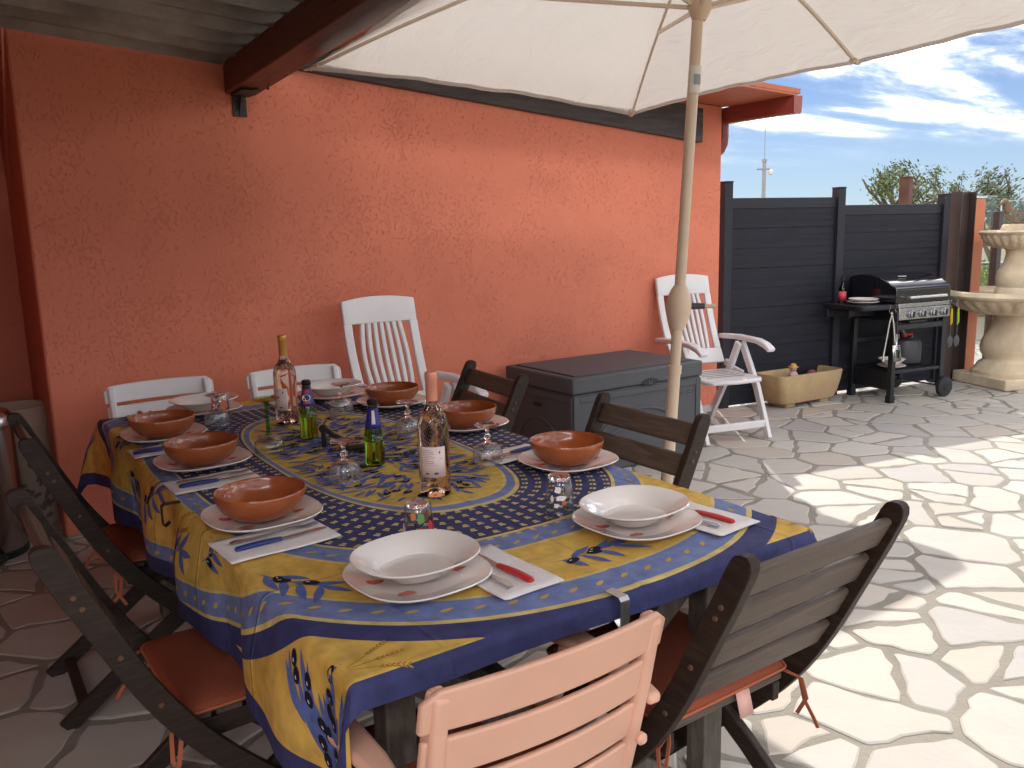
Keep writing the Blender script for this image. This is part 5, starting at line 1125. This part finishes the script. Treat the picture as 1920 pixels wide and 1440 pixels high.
tree('sparse_tree', 'small twiggy tree right of the tall rusty post', gp(1765, 29), 3.2, 1.0, 700, 'leaf_olive', .075, .5, 'trees beyond the fence', 8)
tree('gnarled_tree', 'grey-green gnarled tree seen through glass beside the orange pillar', gp(1838, 17), 2.35, 1.0, 3400, 'leaf_grey', .055, .2, 'trees beyond the fence', 5)
tree('gnarled_tree', 'grey-green tree behind the hen sculpture at the right edge', gp(1915, 18), 2.1, 1.0, 3000, 'leaf_grey', .055, .2, 'trees beyond the fence', 6)
def shrub(px, d, r_, h, mat, label, n_=2600):
    p = gp(px, d); o = thing('shrub', label, 'shrub', p, 0, 'shrubs beyond the glass'); q = MB()
    for k in range(5): a = k * 1.3; q.tube([(0, 0, 0), (.2 * r_ * math.cos(a), .2 * r_ * math.sin(a), h * .5), (.5 * r_ * math.cos(a), .5 * r_ * math.sin(a), h * .85)], [.03, .02, .008], 5)
    q.build('stem', 'bark', o)
    def fn():
        v = Vector(rng.normal(0, 1, 3)).normalized() * (rng.uniform(.3, 1) ** .5); bump_ = 1 + .18 * math.sin(5 * v.x + 3) * math.sin(6 * v.y) + .1 * math.sin(11 * v.z); return Vector((v.x * r_ * bump_, v.y * r_ * bump_, h * .5 + v.z * h * .5 * bump_))
    foliage(fn, n_, .05, mat, 'foliage', o)
shrub(1822, 13.0, .75, .85, 'leaf_bright', 'bright green shrub behind glass beside the orange pillar'); shrub(1880, 13.4, .7, .88, 'leaf_bright', 'bright green shrub behind the fountain pedestal'); shrub(1945, 13.2, .8, .85, 'leaf_bright', 'bright green shrub at the right edge of the picture')
shrub(1815, 11.9, .55, .40, 'leaf_dark', 'low dark shrub behind glass beside the orange pillar', 1800); shrub(1870, 12.1, .6, .42, 'leaf_dark', 'low dark shrub behind the fountain base', 1800)
pw = thing('parapet', 'low beige parapet wall behind the glass balustrade', 'wall', (9.9, .9, 0), R(-62)); q = MB(); q.span((-2.4, -.1, 0), (3.2, .1, .30)); q.build('wall', 'parapet', pw, bevel=.01); q = MB(); q.span((-2.45, -.14, .301), (3.25, .14, .345)); q.build('coping', 'rust_steel', pw, bevel=.01)
mt = thing('mast', 'distant grey mast with antenna and round lamp beyond the fence', 'mast', gp(1430, 42)); 
zt = pix(1431, 300, 42).z + .06; za = pix(1434, 240, 42).z + .06; zl = pix(1436, 318, 42).z + .06
q = MB(); q.tube([(0, 0, 0), (0, 0, zt)], [.11, .085], 10); q.build('pole', 'mast_steel', mt); q = MB(); q.tube([(0, 0, zt), (0, 0, za)], .018, 6); q.build('antenna', 'mast_steel', mt)
q = MB(); q.tube([(-.30, .2, zl), (.25, -.17, zl)], .045, 6); q.tube([(.0, 0, zt - .15), (0, 0, zt)], .12, 8); q.build('crossarm', 'mast_steel', mt); q = MB(); q.lathe([(.02, .14), (.12, .10), (.14, 0), (.1, -.1), (.02, -.14)], 14); q.build('lamp', 'label_white', mt, loc=(.27, -.18, zl - .16))
